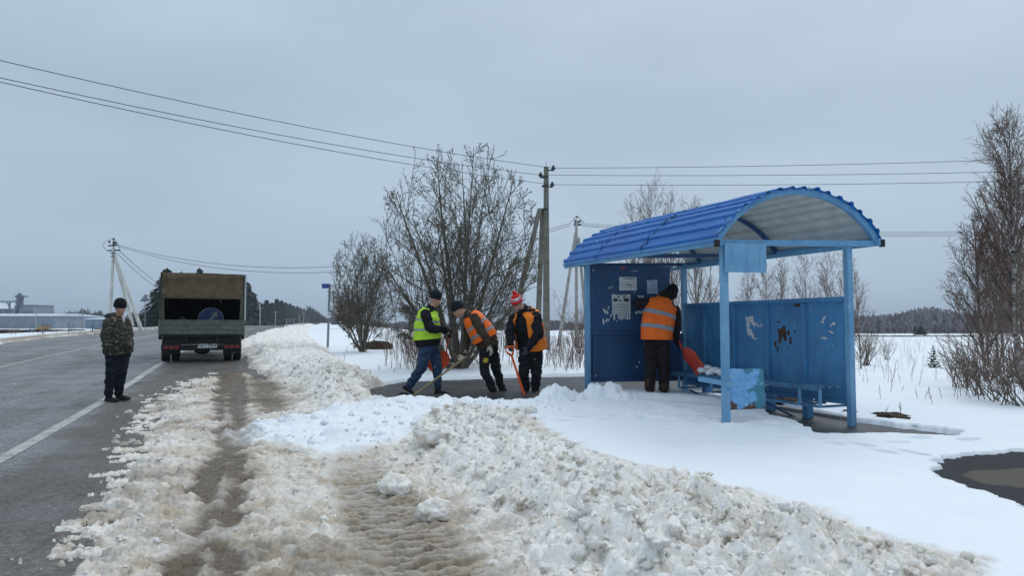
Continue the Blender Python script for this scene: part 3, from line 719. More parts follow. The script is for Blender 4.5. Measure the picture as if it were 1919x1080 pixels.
n4_ = MB(); card(1194, 553, 1207, 562, 0, n4_, .03, 7); card(1190, 582, 1207, 589, 0, n4_, .03, 8); card(1187, 546.5, 1191.5, 549, 0, n4_, .01, 9)
n4_.build('torn_paper_remnant', M_PAPER, lw)
def blob(m, px, py, rx, ry, fn, off, seed, X, nrm, rot=0):
    rr = random.Random(seed); N = 18; p = fn(px, py); s_ = abs((fn(px + 10, py) - p).dot(X)) / 10
    pts = []
    for i in range(N):
        a = 2 * math.pi * i / N; k_ = .55 + .75 * rr.random()
        x = math.cos(a) * rx * s_ * k_; y_ = math.sin(a) * ry * s_ * k_
        pts.append((x * math.cos(rot) - y_ * math.sin(rot), x * math.sin(rot) + y_ * math.cos(rot)))
    m.prism(pts, p, X, SZ, nrm * .0012)
m = MB()
for i_, (a, b, rx, ry, ro_) in enumerate([(1133, 583, 2.2, 5, .5), (1138, 586, 1.5, 3.5, .3), (1140, 578, 1.2, 4, -.3), (1145, 592, 1, 4, -.5), (1131, 603, 1.6, 5.5, .15), (1137, 601, 1.4, 4, -.5), (1142, 540, 1.2, 2, .4), (1147, 538, .8, 2, -.2), (1141, 600, 1, 3, -.4), (1156, 602, 1, 1, 0), (1116, 500, 3, .8, 0), (1132, 500, 4, .7, 0), (1190, 508, 7, .6, 0), (1112, 503, 2, 5, 0)]):
    blob(m, a, b, rx, ry, LWp, 0, 50 + i_, SU, -SV, ro_)
m.build('scraped_paint', M_PAPER, lw)
def text_obj(name, s, size, origin, X, Z_, mat, parent, ext=.001, space=1., bold=0.):
    c = bpy.data.curves.new(name, 'FONT'); c.body = s; c.size = size; c.extrude = ext; c.align_x = 'CENTER'; c.align_y = 'CENTER'; c.space_character = space; c.offset = bold
    o = bpy.data.objects.new(name, c); COL.objects.link(o)
    X = Vector(X).normalized(); Z_ = Vector(Z_).normalized(); N = X.cross(Z_)
    mt = Matrix((X, Z_, N)).transposed().to_4x4(); mt.translation = Vector(origin)
    dg = bpy.context.evaluated_depsgraph_get(); me = bpy.data.meshes.new_from_object(o.evaluated_get(dg)); me.transform(mt)
    COL.objects.unlink(o); bpy.data.objects.remove(o)
    me.transform(Matrix.Translation(-ORG.get(parent, Vector((0, 0, 0)))))
    return mesh_obj(name, me, mat, parent)
text_obj('painted_number', '49', .10, LWp(1167, 504, .075), SU, SZ, M_REDP, lw, bold=.001)
def BWp(px, py): return ray_plane(px, py, S(LA - .009, 0, 0), SV.cross(SZ))
m = MB()
for i_, (a, b, rx, ry, ro_) in enumerate([(1407, 599, 6, 5, 0), (1402, 609, 3.5, 8, 0), (1412, 606, 3, 7, .4), (1404, 621, 5, 6, 0), (1410, 628, 2.5, 6, .3), (1420, 610, 6, 1.4, -.5), (1427, 610, 2, 2, 0), (1416, 635, 3, 1.5, 0), (1399, 600, 1.5, 5, 0)]):
    m = MB(); blob(m, a, b, rx, ry, BWp, 0, 80 + i_, -SV, -SU, ro_); m.build('torn_paper_remnant', M_PAPER, shelter)
m = MB()
for i_, (a, b, rx, ry, ro_) in enumerate([(1544, 597, 5, 2, .8), (1541, 604, 3, 2, 0), (1562, 607, 4, 2.2, .2), (1557, 611, 2, 1.5, 0), (1558, 623, 6, 1.3, -.3), (1545, 634, 5, 1.6, 0)]):
    m = MB(); blob(m, a, b, rx, ry, BWp, 0, 110 + i_, -SV, -SU, ro_); m.build('torn_paper_remnant', M_PAPER, shelter)
m = MB()
for i_, (a, b, rx, ry, ro_) in enumerate([(1466, 622, 8, 8, 0), (1462, 635, 4, 8, 0), (1471, 632, 3, 7, 0), (1478, 625, 2.5, 5, 0), (1481, 640, 2.5, 6, 0), (1453, 645, 2.3, 5, 0), (1457, 654, 1.8, 4.5, 0), (1459, 604, 3, 1.5, 0), (1495, 572, 7, 2.5, 0), (1476, 652, 1.2, 1.2, 0), (1489, 621, 2, 2, 0)]):
    m = MB(); blob(m, a, b, rx, ry, BWp, 0, 130 + i_, -SV, -SU, ro_); m.build('rust_patch', M_RUST, shelter)
# snow left on the bench
def clod_mesh(m, c, r, seed, sq=.7, n=14, k=9, rough=.35):
    st = len(m.v); m.ell(c, (r[0], r[1], r[2]) if isinstance(r, tuple) else (r, r, r * sq), n=n, m=k); c = Vector(c)
    rr = r[0] if isinstance(r, tuple) else r
    for i in range(st, len(m.v)):
        p = Vector(m.v[i]); d = p - c; q = d / rr * 2.2 + Vector((seed * 3.1, seed * 1.7, seed))
        f = 1 + rough * mnoise.noise(q) + rough * .6 * mnoise.noise(q * 2.3)
        m.v[i] = tuple(c + d * f)
M_SNOWC = bpy.data.materials['snow']
m = MB(); rr = random.Random(5)
for i_ in range(26):
    f = i_ / 25; b = 2.55 - 1.05 * f
    clod_mesh(m, S(LA - .27 + rr.uniform(-.10, .10), b, .575 + rr.uniform(0, .05) * (1.6 - f)), (.09, .09, .05), i_, n=10, k=7)
sn = tag(m.build('bench_snow', M_SNOWC, smooth=True, loc=S(LA - .27, 2, .56)), 'long heap of white snow being cleared off the bench seat', 'snow heap')
m = MB(); clod_mesh(m, S(LA - .25, 1.42, .60), (.075, .07, .05), 40); clod_mesh(m, S(LA - .22, 1.34, .585), (.05, .05, .03), 41)
tag(m.build('bench_snow', M_SNOWC, smooth=True, loc=S(LA - .25, 1.4, .56)), 'small round lump of snow left on the bench right of the heap', 'snow heap')
# kerb behind the shelter
kp = gp([(1395, 750), (1450, 766), (1580, 788), (1700, 804), (1790, 815)])
M_KERB = plain('concrete_kerb', (.30, .29, .27), .85, var=.25, scale=15)
m = MB()
for a, b in zip(kp[:-1], kp[1:]):
    a = Vector(a); b = Vector(b); m.bar(a + Vector((0, .10, .0)), b + Vector((0, .10, .0)), .09, .10)
ko = m.build('kerb', M_KERB, bev=.01, loc=kp[2]); ko['kind'] = 'structure'
M_DIRT = plain('bare_earth', (.055, .033, .02), .95, var=.6, scale=18, bs=.9, bd=.03, bscale=35)
def mound(px, py, rx, ry, h, label, seed, mat=None):
    g = G(px, py); m = MB(); clod_mesh(m, (g.x, g.y, g.z + (.07 if h > .2 else .045)), (rx, ry, h), seed, n=36, k=16, rough=.45)
    o = tag(m.build('earth_mound', mat or M_DIRT, smooth=True, loc=g), label, 'earth mound'); return o
mound(1671, 790, .26, .30, .06, 'bare brown earth mound by the kerb right of the shelter', 3)
mound(1590, 779, .16, .14, .03, 'small patch of bare earth just behind the right rear post', 5)
mound(1470, 756, .62, .30, .06, 'bare earth and old grass under the back wall of the shelter', 8)
g = G(700, 660)
mound(703, 658, .55, .3, .28, 'dark brown mound of earth right of the small bushy tree', 11)
mound(637, 677, .12, .1, .02, 'tiny dark clump lying on clean snow below the blue sign', 13)
# ------------------------------------------------------------------ truck (seen from behind)
hd = R(24.0); TX = Vector((math.cos(hd), math.sin(hd), 0)); TY = Vector((-math.sin(hd), math.cos(hd), 0)); TZ = Vector((0, 0, 1))
tg = W(378, 680, 20.0); TO = Vector((tg.x, 20.0, float(road_z(tg.x, 20.0)) + .01)); TAX = (TX, TY, TZ)
def T(x, y, z): return TO + TX * x + TY * y + TZ * z
truck = thing('truck', 'parked flatbed truck with green tailgate and brown canvas cover on the road shoulder', 'truck', TO)
M_CANV = plain('brown_canvas', (.135, .098, .060), .9, var=.3, scale=5, bs=.5, bd=.02, bscale=14)
M_CANV2 = plain('grey_green_canvas', (.085, .085, .065), .9, var=.3, scale=4, bs=.5, bd=.02, bscale=14)
M_TG = plain('grey_green_truck_paint', (.115, .13, .11), .55, var=.35, scale=7, bs=.2)
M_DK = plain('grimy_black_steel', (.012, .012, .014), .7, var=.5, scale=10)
M_TYRE = plain('tyre_rubber', (.018, .018, .019), .85, var=.3, scale=20)
M_RED = plain('dull_red_lens', (.20, .02, .02), .3, var=.3, scale=12)
M_WHT = plain('white_truck_paint', (.48, .52, .54), .5, var=.2, scale=3)
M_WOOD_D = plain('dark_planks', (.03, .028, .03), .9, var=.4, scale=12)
HWd = 1.14
# cargo bed
m = MB().box(T(0, 1.62, .83), (2.2, 3.2, .07), TAX)
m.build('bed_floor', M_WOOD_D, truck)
m = MB()
for z, h in ((.87, .10), (1.0, .12), (1.13, .11)):   # pressed ribs of the tailgate
    m.box(T(0, .02, z + .015), (2.20, .03, h), TAX)
m.box(T(0, .035, 1.02), (2.22, .025, .40), TAX); m.box(T(0, .015, 1.215), (2.24, .05, .04), TAX); m.box(T(0, .02, .835), (2.24, .04, .03), TAX)
tgp = m.build('tailgate', M_TG, truck, bev=.006)
for sx in (-1, 1):
    MB().box(T(sx * 1.13, .03, 1.02), (.05, .06, .46), TAX).build('tailgate_latch', M_TG, tgp, bev=.006)
    MB().box(T(sx * 1.12, 1.65, 1.03), (.035, 3.15, .40), TAX).build('side_board', M_TG, truck, bev=.006)
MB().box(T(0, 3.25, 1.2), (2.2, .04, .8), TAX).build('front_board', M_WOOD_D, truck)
# canvas cover, open at the back below a rolled flap
def sag(x): return -.02 * math.cos(x * 2.6)
N = 12; top = []; 
rows = []
for j, yy in enumerate(np.linspace(.02, 3.3, 7)):
    row = []
    for i in range(N + 1):
        x = -1.09 + 2.18 * i / N; row.append(T(x, yy, 2.60 - .035 * (i / N) + .03 * math.cos(x * 1.4) + (.012 * math.sin(yy * 6 + x * 2))))
    rows.append(row)
m = MB(); vs_ = [p for r_ in rows for p in r_]; fs_ = [(j * (N + 1) + i, j * (N + 1) + i + 1, (j + 1) * (N + 1) + i + 1, (j + 1) * (N + 1) + i) for j in range(6) for i in range(N)]
m.add(vs_, fs_); m.add([p - TZ * .012 for p in vs_], [f[::-1] for f in fs_])
m.build('canvas_roof', M_CANV, truck, smooth=True)
def cloth(name, x0, z0, x1, z1, y, depth_axis, mat, nx=10, nz=8, amp=.015, seed=0, zb=None):
    m = MB()
    for off in (0, .012):
        vs = []
        for j in range(nz + 1):
            for i in range(nx + 1):
                u, v = i / nx, j / nz
                if depth_axis == 'y': p = T(x0 + (x1 - x0) * u, y + off, z0 + (z1 - z0) * v)
                else: p = T(y + off, x0 + (x1 - x0) * u, z0 + (z1 - z0) * v)
                f = mnoise.noise(Vector((u * 4 + seed, v * 3, seed))) * amp
                p = p + (TY if depth_axis == 'y' else TX) * f
                if j == 0 and zb: p = p + TZ * zb(u)
                vs.append(p)
        m.add(vs, [(j * (nx + 1) + i, j * (nx + 1) + i + 1, (j + 1) * (nx + 1) + i + 1, (j + 1) * (nx + 1) + i) for j in range(nz) for i in range(nx)])
    return m.build(name, mat, truck, smooth=True)
cloth('rear_canvas_flap', -1.08, 1.88, 1.07, 2.60, .0, 'y', M_CANV, seed=1, amp=.09, zb=lambda u: -.012 * math.sin(u * 9))
for sx, nm in ((-1, 0), (1, 0)):
    cloth('side_canvas', .0, 1.22, 3.3, 2.60, sx * 1.105, 'x', M_CANV2, seed=3 + sx, amp=.03)
    m = MB().prism([(0, 0), (.13, 0), (.11, .6), (.03, 1.35), (0, 1.38)], T(sx * 1.13, .01, 1.24), TX * -sx, TZ, TY * .02)
    m.build('canvas_edge_strip', M_CANV2, truck)
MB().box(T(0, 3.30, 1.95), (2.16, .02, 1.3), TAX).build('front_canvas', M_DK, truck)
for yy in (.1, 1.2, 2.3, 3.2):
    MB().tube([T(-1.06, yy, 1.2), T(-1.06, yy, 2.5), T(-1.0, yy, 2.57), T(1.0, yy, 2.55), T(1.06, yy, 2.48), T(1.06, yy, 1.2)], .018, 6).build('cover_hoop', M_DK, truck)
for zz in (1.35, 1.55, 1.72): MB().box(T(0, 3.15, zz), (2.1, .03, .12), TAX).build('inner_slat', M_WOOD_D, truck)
for x_, z_ in [(-1.0, 2.5), (1.0, 2.48), (-1.0, 2.2), (1.0, 2.18), (-1.02, 1.97), (1.0, 1.95), (-.6, 1.93), (-.2, 1.92), (.2, 1.92), (.6, 1.93)]: MB().ell(T(x_, -.035, z_), (.018, .018, .018), n=8, m=5).build('eyelet', M_DK, truck)
MB().box(T(0, .03, 1.87), (2.14, .03, .035), TAX).build('flap_batten', M_CANV2, truck)
MB().box(T(1.15, 1.65, 1.90), (.05, 3.25, 1.38), TAX).build('pale_side_cover', M_WHT, truck)
# chassis and under-run
MB().box(T(0, .06, .77), (2.26, .10, .05), TAX).build('rear_cross_member', M_DK, truck, bev=.005)
for sx in (-1, 1):
    MB().box(T(sx * .42, 2.3, .66), (.09, 5.0, .16), TAX).build('chassis_rail', M_DK, truck)
    MB().box(T(sx * 1.10, .10, .73), (.09, .10, .12), TAX).build('bed_bracket', M_DK, truck, bev=.006)
MB().box(T(0, .55, .64), (1.95, .9, .24), TAX).build('subframe', M_DK, truck)
MB().box(T(0, .02, .44), (2.14, .08, .15), TAX).build('bumper_beam', M_DK, truck, bev=.008)
for sx in (-1, 1):
    lb = MB().box(T(sx * .80, -.03, .445), (.48, .05, .13), TAX).build('tail_lamp', M_DK, truck, bev=.01)
    for k_, mt in ((-.15, M_RED), (0, M_RED), (.14, M_RED)):
        MB().box(T(sx * .80 + k_, -.062, .445), (.115, .012, .095), TAX).build('lamp_lens', mt, lb, bev=.004)
    MB().box(T(sx * .82, .30, .40), (.50, .02, .34), TAX).build('mud_flap', M_DK, truck)
    for k_ in (0, 1):
        m = MB(); cx = sx * (.98 - .26 * k_); prof_ = [(.20, -.11), (.345, -.11), (.372, -.07), (.372, .07), (.345, .11), (.20, .11)]
        n = 28; rings = []
        for r_, o_ in prof_: rings.append([T(cx + o_, .95 + r_ * math.cos(2 * math.pi * i / n), .372 + r_ * math.sin(2 * math.pi * i / n)) for i in range(n)])
        wh_ = m.loft(rings, cap=False).build('wheel', M_TYRE, truck)
        m = MB(); rr_ = [[T(cx + o_, .95 + r_ * math.cos(2 * math.pi * i / n), .372 + r_ * math.sin(2 * math.pi * i / n)) for i in range(n)] for r_, o_ in ((.20, -.09), (.05, -.03), (.05, .03), (.20, .09))]
        m.loft(rr_).build('wheel_rim', M_DK, wh_)
    m = MB(); cx = sx * .85; rings = [[T(cx + o_, 4.35 + r_ * math.cos(2 * math.pi * i / 28), .372 + r_ * math.sin(2 * math.pi * i / 28)) for i in range(28)] for r_, o_ in ((.20, -.09), (.345, -.1), (.372, -.06), (.372, .06), (.345, .1), (.2, .09))]
    m.loft(rings).build('wheel', M_TYRE, truck)
m = MB().tube([T(-.9, .95, .372), T(-.25, .95, .372)], .06, 10).tube([T(.9, .95, .372), T(.25, .95, .372)], .06, 10)
m.ell(T(0, .95, .36), (.24, .2, .17), TAX); m.build('rear_axle', M_DK, truck, smooth=True)
MB().prism([(-.30, 0), (.30, 0), (.10, -.12), (0, -.15), (-.10, -.12)], T(0, .30, .40), TX, TZ, TY * .3).build('spare_wheel_carrier', M_DK, truck)
pl = MB().box(T(.14, -.035, .475), (.52, .012, .115), TAX).build('number_plate', plain('plate_white', (.62, .63, .62), .5, var=.1), truck, bev=.003)
text_obj('plate_characters', 'Х461ТВ', .125, T(.075, -.043, .475), TX, TZ, M_INK, pl, bold=.003)
text_obj('plate_characters', '69', .09, T(.335, -.043, .482), TX, TZ, M_INK, pl, bold=.002)
MB().box(T(.265, -.043, .475), (.006, .002, .11), TAX).build('plate_divider', M_INK, pl)
# cab
m = MB().prism([(3.45, .55), (3.45, 1.95), (3.7, 2.08), (4.5, 2.05), (5.0, 1.45), (5.6, 1.25), (5.7, .55)], T(-.93, 0, 0), TY, TZ, TX * 1.86)
cab = m.build('cab', M_WHT, truck, bev=.04)
MB().box(T(0, 3.44, 1.7), (1.3, .02, .35), TAX).build('rear_window', M_DK, cab)
for sx in (-1, 1):
    MB().prism([(3.75, 1.4), (3.75, 1.9), (4.4, 1.9), (4.85, 1.42)], T(sx * .935, 0, 0), TY, TZ, TX * (sx * .006)).build('side_window', M_DK, cab)
    mi = MB().box(T(sx * 1.30, 4.55, 1.55), (.16, .10, .30), TAX).build('wing_mirror', M_DK, truck, bev=.02)
    MB().tube([T(sx * .93, 4.5, 1.45), T(sx * 1.25, 4.55, 1.5)], .015, 6).build('mirror_arm', M_DK, mi)
MB().box(T(1.03, 1.35, .55), (.03, .22, .42), TAX).build('side_marker_flap', M_WHT, truck)
# round sign and bundles lying in the bed
so_ = T(.22, .35, 1.15)
sgn = thing('round_road_sign', 'round blue road sign with white arrow lying in the truck bed', 'road sign', so_)
m = MB(); n = 36
m.loft([[so_ + TX * (.36 * k_ * math.cos(2 * math.pi * i / n)) + TZ * (.36 * k_ * math.sin(2 * math.pi * i / n) + .10) + TY * d_ for i in range(n)] for k_, d_ in ((1, 0), (1, .012))])
M_SB = plain('sign_blue', (.006, .020, .10), .4, var=.2); M_SW = plain('sign_white', (.14, .17, .17), .5, var=.2)
m.build('sign_disc', M_SB, sgn)
m = MB(); rin = []
m.loft([[so_ + TX * (r_ * math.cos(2 * math.pi * i / n)) + TZ * (r_ * math.sin(2 * math.pi * i / n) + .10) - TY * .002 for i in range(n)] for r_ in (.358, .338)], cap=False).build('sign_rim', M_SW, sgn)
ar = [(-.16, -.12), (-.06, -.12 + .02), (.09, .07), (.13, .03), (.15, .20), (-.02, .17), (.03, .13), (-.13, -.06)]
MB().prism(ar, so_ + TZ * .13 + TX * .04 - TY * .004, TX, TZ, TY * .003).build('sign_arrow', M_SW, sgn)
m = MB(); 
for i_, (x, y_, z, r_) in enumerate([(-.12, .45, 1.18, .10), (-.22, .5, 1.12, .13), (-.05, .5, 1.1, .12)]): clod_mesh(m, T(x, y_, z), r_, i_, n=12, k=8)
tag(m.build('sack', plain('pale_sack', (.16, .13, .10), .9), smooth=True, loc=T(-.12, .5, .9)), 'small pale sack in the truck bed beside the round blue sign', 'sack')
m = MB(); clod_mesh(m, T(-.8, .55, 1.05), (.2, .15, .14), 12, n=12, k=8); tag(m.build('sack', plain('grey_brown_sack', (.045, .04, .035), .9), smooth=True, loc=T(-.8, .5, .9)), 'dark sack lying lowest in the far left corner of the truck bed', 'sack')
m = MB(); clod_mesh(m, T(-.55, .5, 1.16), (.14, .12, .16), 9, n=12, k=8)
tag(m.build('sack', plain('brown_sack', (.05, .04, .032), .9), smooth=True, loc=T(-.6, .5, .9)), 'dark brown sack standing left of the pale one in the truck bed', 'sack')
# ------------------------------------------------------------------ poles, signs, wires
M_CONC = plain('pole_concrete', (.30, .29, .27), .85, var=.25, scale=3, bs=.4, bd=.01)
M_CONC_D = plain('weathered_pole_concrete', (.16, .15, .125), .9, var=.35, scale=3, bs=.4, bd=.01)
M_CONC_W = plain('pale_pole_concrete', (.50, .50, .46), .85, var=.2, scale=2, bs=.3, bd=.01)
M_IRON = plain('dark_iron', (.025, .025, .028), .7)
M_WIRE = plain('wire_metal', (.06, .06, .065), .5, metal=.5)
M_GALV = plain('galvanised_steel', (.22, .25, .28), .5, metal=.4, scale=6)
def tapered(a, b, w0, w1, name, mat, parent):
    a = Vector(a); b = Vector(b); S_, U_, D_ = basis(b - a, (0, 1, 0))
    rings = [[p + S_ * (i * w) + U_ * (j * w * .8) for i, j in ((-.5, -.35), (-.35, -.5), (.35, -.5), (.5, -.35), (.5, .35), (.35, .5), (-.35, .5), (-.5, .35))] for p, w in ((a, w0), (b, w1))]
    return MB().loft(rings).build(name, mat, parent)
def insul(p, base_p, parent):
    MB().bar(base_p, p - Vector((0, 0, .10)), .05, .05).tube([p - Vector((0, 0, .14)), p - Vector((0, 0, .02))], .018, 6).build('hook', M_IRON, parent)
    MB().tube([p - Vector((0, 0, .06)), p + Vector((0, 0, .0)), p + Vector((0, 0, .05)), p + Vector((0, 0, .10))], [.085, .095, .05, .06], 10).build('insulator', M_IRON, parent)
def wire(a, b, sagm, parent_name, label, r=.012, n=26):
    a = Vector(a); b = Vector(b)
    pts = [a.lerp(b, t_) - Vector((0, 0, 4 * sagm * t_ * (1 - t_))) for t_ in np.linspace(0, 1, n)]
    o = MB().tube(pts, r, 5).build('power_line', M_WIRE, loc=a); tag(o, label, 'power line', parent_name); return o
# tall braced pole behind the men
Yp = 28.6; bx = W(1024, 640, Yp).x; bz = gz(bx, Yp) - .1
pole = thing('power_pole', 'tall grey-brown concrete power pole with slanting braces beside the big bare tree', 'power pole', (bx, Yp, bz))
def P1(px, py, dy=0.): return W(px, py, Yp + dy)
tp = P1(1023.5, 313); tapered((bx, Yp, bz), tp, .30, .20, 'pole_shaft', M_CONC_D, pole)
e1 = P1(948, 640, -1.); e1.z = gz(e1.x, e1.y) - .2; tapered(e1, P1(1011.5, 392, -.1), .26, .19, 'brace', M_CONC_D, pole)
e2 = P1(1006, 640, 2.5); e2.z = gz(e2.x, e2.y) - .2; tapered(e2, P1(1017, 395, .2), .26, .20, 'brace', M_CONC_D, pole)
MB().box(P1(1017, 393), (.42, .3, .07)).build('clamp', M_IRON, pole)
MB().tube([P1(1023, 313), P1(1023.5, 304)], .012, 5).build('spike', M_IRON, pole)
i1 = P1(1037, 315); i2 = P1(1013, 328); i3 = P1(1035, 346)
insul(i1, P1(1022, 319), pole); insul(i2, P1(1023, 333), pole); insul(i3, P1(1020, 350), pole)
for z_ in (332, 349): MB().box(P1(1021.5, z_), (.27, .27, .05)).build('clamp', M_IRON, pole)
L_ = Vector((-26.5, 6.5, 0))
def endz(i_, px0, py0):
    """far end chosen so that the line crosses the sight line px0,py0"""
    return None
for i_, (p0, dz_, (pxA, pyA), lab) in enumerate([(i1, 0, (0, 117), 'topmost wire running up to the left from the tall concrete pole'), (i2, .0, (0, 149), 'middle wire running up to the left from the tall concrete pole'), (i3, .0, (0, 157), 'lowest wire running up to the left from the tall concrete pole')]):
    end = Vector((-26., 6.5 + .5 * i_, 0))
    k_ = (pxA - 959.5) / F_PX
    t_ = (k_ * p0.y - p0.x) / ((end.x - p0.x) - k_ * (end.y - p0.y))
    yy = p0.y + (end.y - p0.y) * t_; zz = W(pxA, pyA, yy).z
    sg_ = .85; # z = z0 + (ze-z0)t - 4 s t(1-t)
    end.z = p0.z + (zz - p0.z + 4 * sg_ * t_ * (1 - t_)) / t_
    wire(p0, end, sg_, 'wires of the tall pole', lab, r=.011)
for i_, (p0, (pxA, pyA), lab) in enumerate([(i1, (1850, 301), 'topmost wire running right from the tall concrete pole'), (i2, (1850, 323), 'middle wire running right from the tall concrete pole'), (i3, (1850, 341), 'lowest wire running right from the tall concrete pole')]):
    end = Vector((46., 24.5, 0)); k_ = (pxA - 959.5) / F_PX
    t_ = (k_ * p0.y - p0.x) / ((end.x - p0.x) - k_ * (end.y - p0.y)); yy = p0.y + (end.y - p0.y) * t_; zz = W(pxA, pyA, yy).z
    sg_ = .45; end.z = p0.z + (zz - p0.z + 4 * sg_ * t_ * (1 - t_)) / t_
    wire(p0, end, sg_, 'wires of the tall pole', lab, r=.011)
# A-frame poles
def aframe(px_top, py_top, px_base, Y, braces, label, mat, w0=.30):
    top = W(px_top, py_top, Y); b_ = W(px_base, 620, Y); b_.z = gz(b_.x, Y) - .2
    th = thing('power_pole', label, 'power pole', b_)
    tapered(b_, top, w0, w0 * .7, 'pole_shaft', mat, th)
    for (tx, ty, bx_, dy) in braces:
        q = W(bx_, 620, Y + dy); q.z = gz(q.x, q.y) - .2
        tapered(q, W(tx, ty, Y), w0, w0 * .75, 'brace', mat, th)
    return th, top
ap, at_ = aframe(213, 462, 205, 62., [(214, 478, 251, 1.), (215, 478, 267, -2.)], 'pale concrete A-frame power pole behind the man in camouflage', M_CONC_W, .27)
def W2(px, py): return W(px, py, 62.)
for (a, b) in (((203, 461), (219, 459)), ((202, 470), (225, 469))): MB().bar(W2(*a), W2(*b), .11, .11).build('crossarm', M_IRON, ap)
MB().bar(W2(213, 462), W2(213, 452), .12, .12, (0, 1, 0)).build('pole_tip', M_IRON, ap)
for p_ in ((213, 450), (205, 455), (217, 457)): MB().tube([W2(*p_), W2(p_[0], p_[1] - 3.5)], [.11, .08], 8).build('insulator', M_IRON, ap)
for zz in (474.5, 481): MB().box(W2(212.3, zz), (.32, .32, .07)).build('clamp', M_IRON, ap)
MB().tube([W2(213, 449), W2(206, 449), W2(196, 454), W2(193, 461), W2(197, 467), W2(203, 470)], .018, 5).build('jumper_wire', M_WIRE, ap)
MB().tube([W2(213, 449), W2(217, 452), W2(222, 460), W2(225, 468)], .018, 5).build('jumper_wire', M_WIRE, ap)
for bx_ in (251, 262): MB().bar(W2(bx_ - 5, 612), W2(bx_ + 8, 611 - (bx_ > 255) * 2), .12, .10).build('clamp', M_IRON, ap)
ap2, at2 = aframe(1080, 412, 1080, 48., [(1079, 436, 1045, -1.), (1084, 445, 1103, 2.)], 'pale concrete A-frame power pole far behind the left end of the shelter', M_CONC, .24)
def W3(px, py): return W(px, py, 48.)
for (a, b) in (((1076, 418), (1086, 416)), ((1075, 422), (1089, 421))): MB().bar(W3(*a), W3(*b), .12, .12).build('crossarm', M_IRON, ap2)
for p_ in ((1081, 408), (1078, 415), (1087, 416)): MB().tube([W3(*p_), W3(p_[0], p_[1] - 3)], [.09, .07], 8).build('insulator', M_IRON, ap2)
MB().tube([W3(1081, 405), W3(1074, 411), W3(1068, 419)], .018, 5).build('jumper_wire', M_WIRE, ap2)
MB().tube([W3(1081, 405), W3(1088, 411), W3(1095, 419)], .018, 5).build('jumper_wire', M_WIRE, ap2)
for k_, (a, b, lab, s_) in enumerate([((219, 459), (1068, 419), 'upper wire of the far line crossing the road left of the bushy tree', 2.6), ((219, 461), (1068, 423), 'lower wire of the far line crossing the road left of the bushy tree', 2.9)]):
    wire(W2(*a), W3(*b), s_, 'far line wires', lab, r=.019, n=40)
for k_, (ya, yb) in enumerate(((419, 431), (422, 435), (424, 439))):
    wire(W3(1090, ya), W(1950, yb, 40.), .35, 'far line wires', ['highest', 'middle', 'lowest'][k_] + ' of the three far wires passing behind the shelter roof', r=.013)
for k_, (xb, yb, Yb) in enumerate(((330, 545, 150.), (318, 548, 150.))):
    wire(W2(222 - 3 * k_, 468 + 6 * k_), W(xb, yb, Yb), .8, 'far line wires', ('upper' if not k_ else 'lower') + ' thin wire slanting from the A-frame pole to the spruces', r=.03)
# warning sign seen from behind
Ys = 60.; b_ = W(272, 616, Ys); b_.z = gz(b_.x, Ys) - .1
ws = thing('warning_sign', 'grey back of a triangular warning sign on a thin post', 'road sign', b_)
tpz = W(272, 553, Ys)
MB().tube([b_, tpz], .035, 8).build('sign_post', M_GALV, ws)
hf = .48
a1, a2, a3 = W(261.5, 565.5, Ys), W(282, 565.5, Ys), W(272, 551, Ys)
vv = Vector((0, .03, 0)); ctr = (a1 + a2 + a3) / 3
MB().add([a1, a2, a3, a1 + vv, a2 + vv, a3 + vv], [(0, 1, 2), (5, 4, 3), (0, 3, 4, 1), (1, 4, 5, 2), (2, 5, 3, 0)]).build('sign_plate', M_GALV, ws)
MB().bar(W(267, 562, Ys - .05), W(277, 562, Ys - .05), .04, .06).build('sign_bracket', M_GALV, ws)
# blue plate
g = G(614, 656); Yk = g.y; kb = Vector((g.x, Yk, gz(g.x, Yk) - .05))
ks = thing('kilometre_sign', 'small blue sign with number 3 on a slim grey post', 'road sign', kb)
m_t = W(618, 533, Yk)
MB().tube([kb, m_t], .045, 8).build('sign_post', M_GALV, ks)
MB().tube([W(615.8, 597, Yk), W(616.1, 584, Yk)], .049, 8).build('reflective_band', plain('reflective_white', (.55, .6, .65), .4), ks)
c_ = W(610.5, 536.5, Yk); wd = (W(617, 536, Yk) - W(604, 536, Yk)).length
pb = MB().box(c_ - Vector((0, .06, 0)), (wd, .012, .18)).build('sign_plate', plain('sign_blue_plate', (.01, .06, .36), .4, var=.15), ks, bev=.002)
text_obj('sign_number', '3', .15, c_ - Vector((-.01, .068, -.01)), (1, 0, 0), (0, 0, 1), M_SW, pb, bold=.003)
MB().box(c_ - Vector((wd * .30, .068, .065)), (wd * .25, .003, .012)).build('sign_line', M_SW, pb)
for py in (533, 539): MB().box(W(617.5, py, Yk), (.07, .11, .03)).build('sign_clamp', M_GALV, ks)
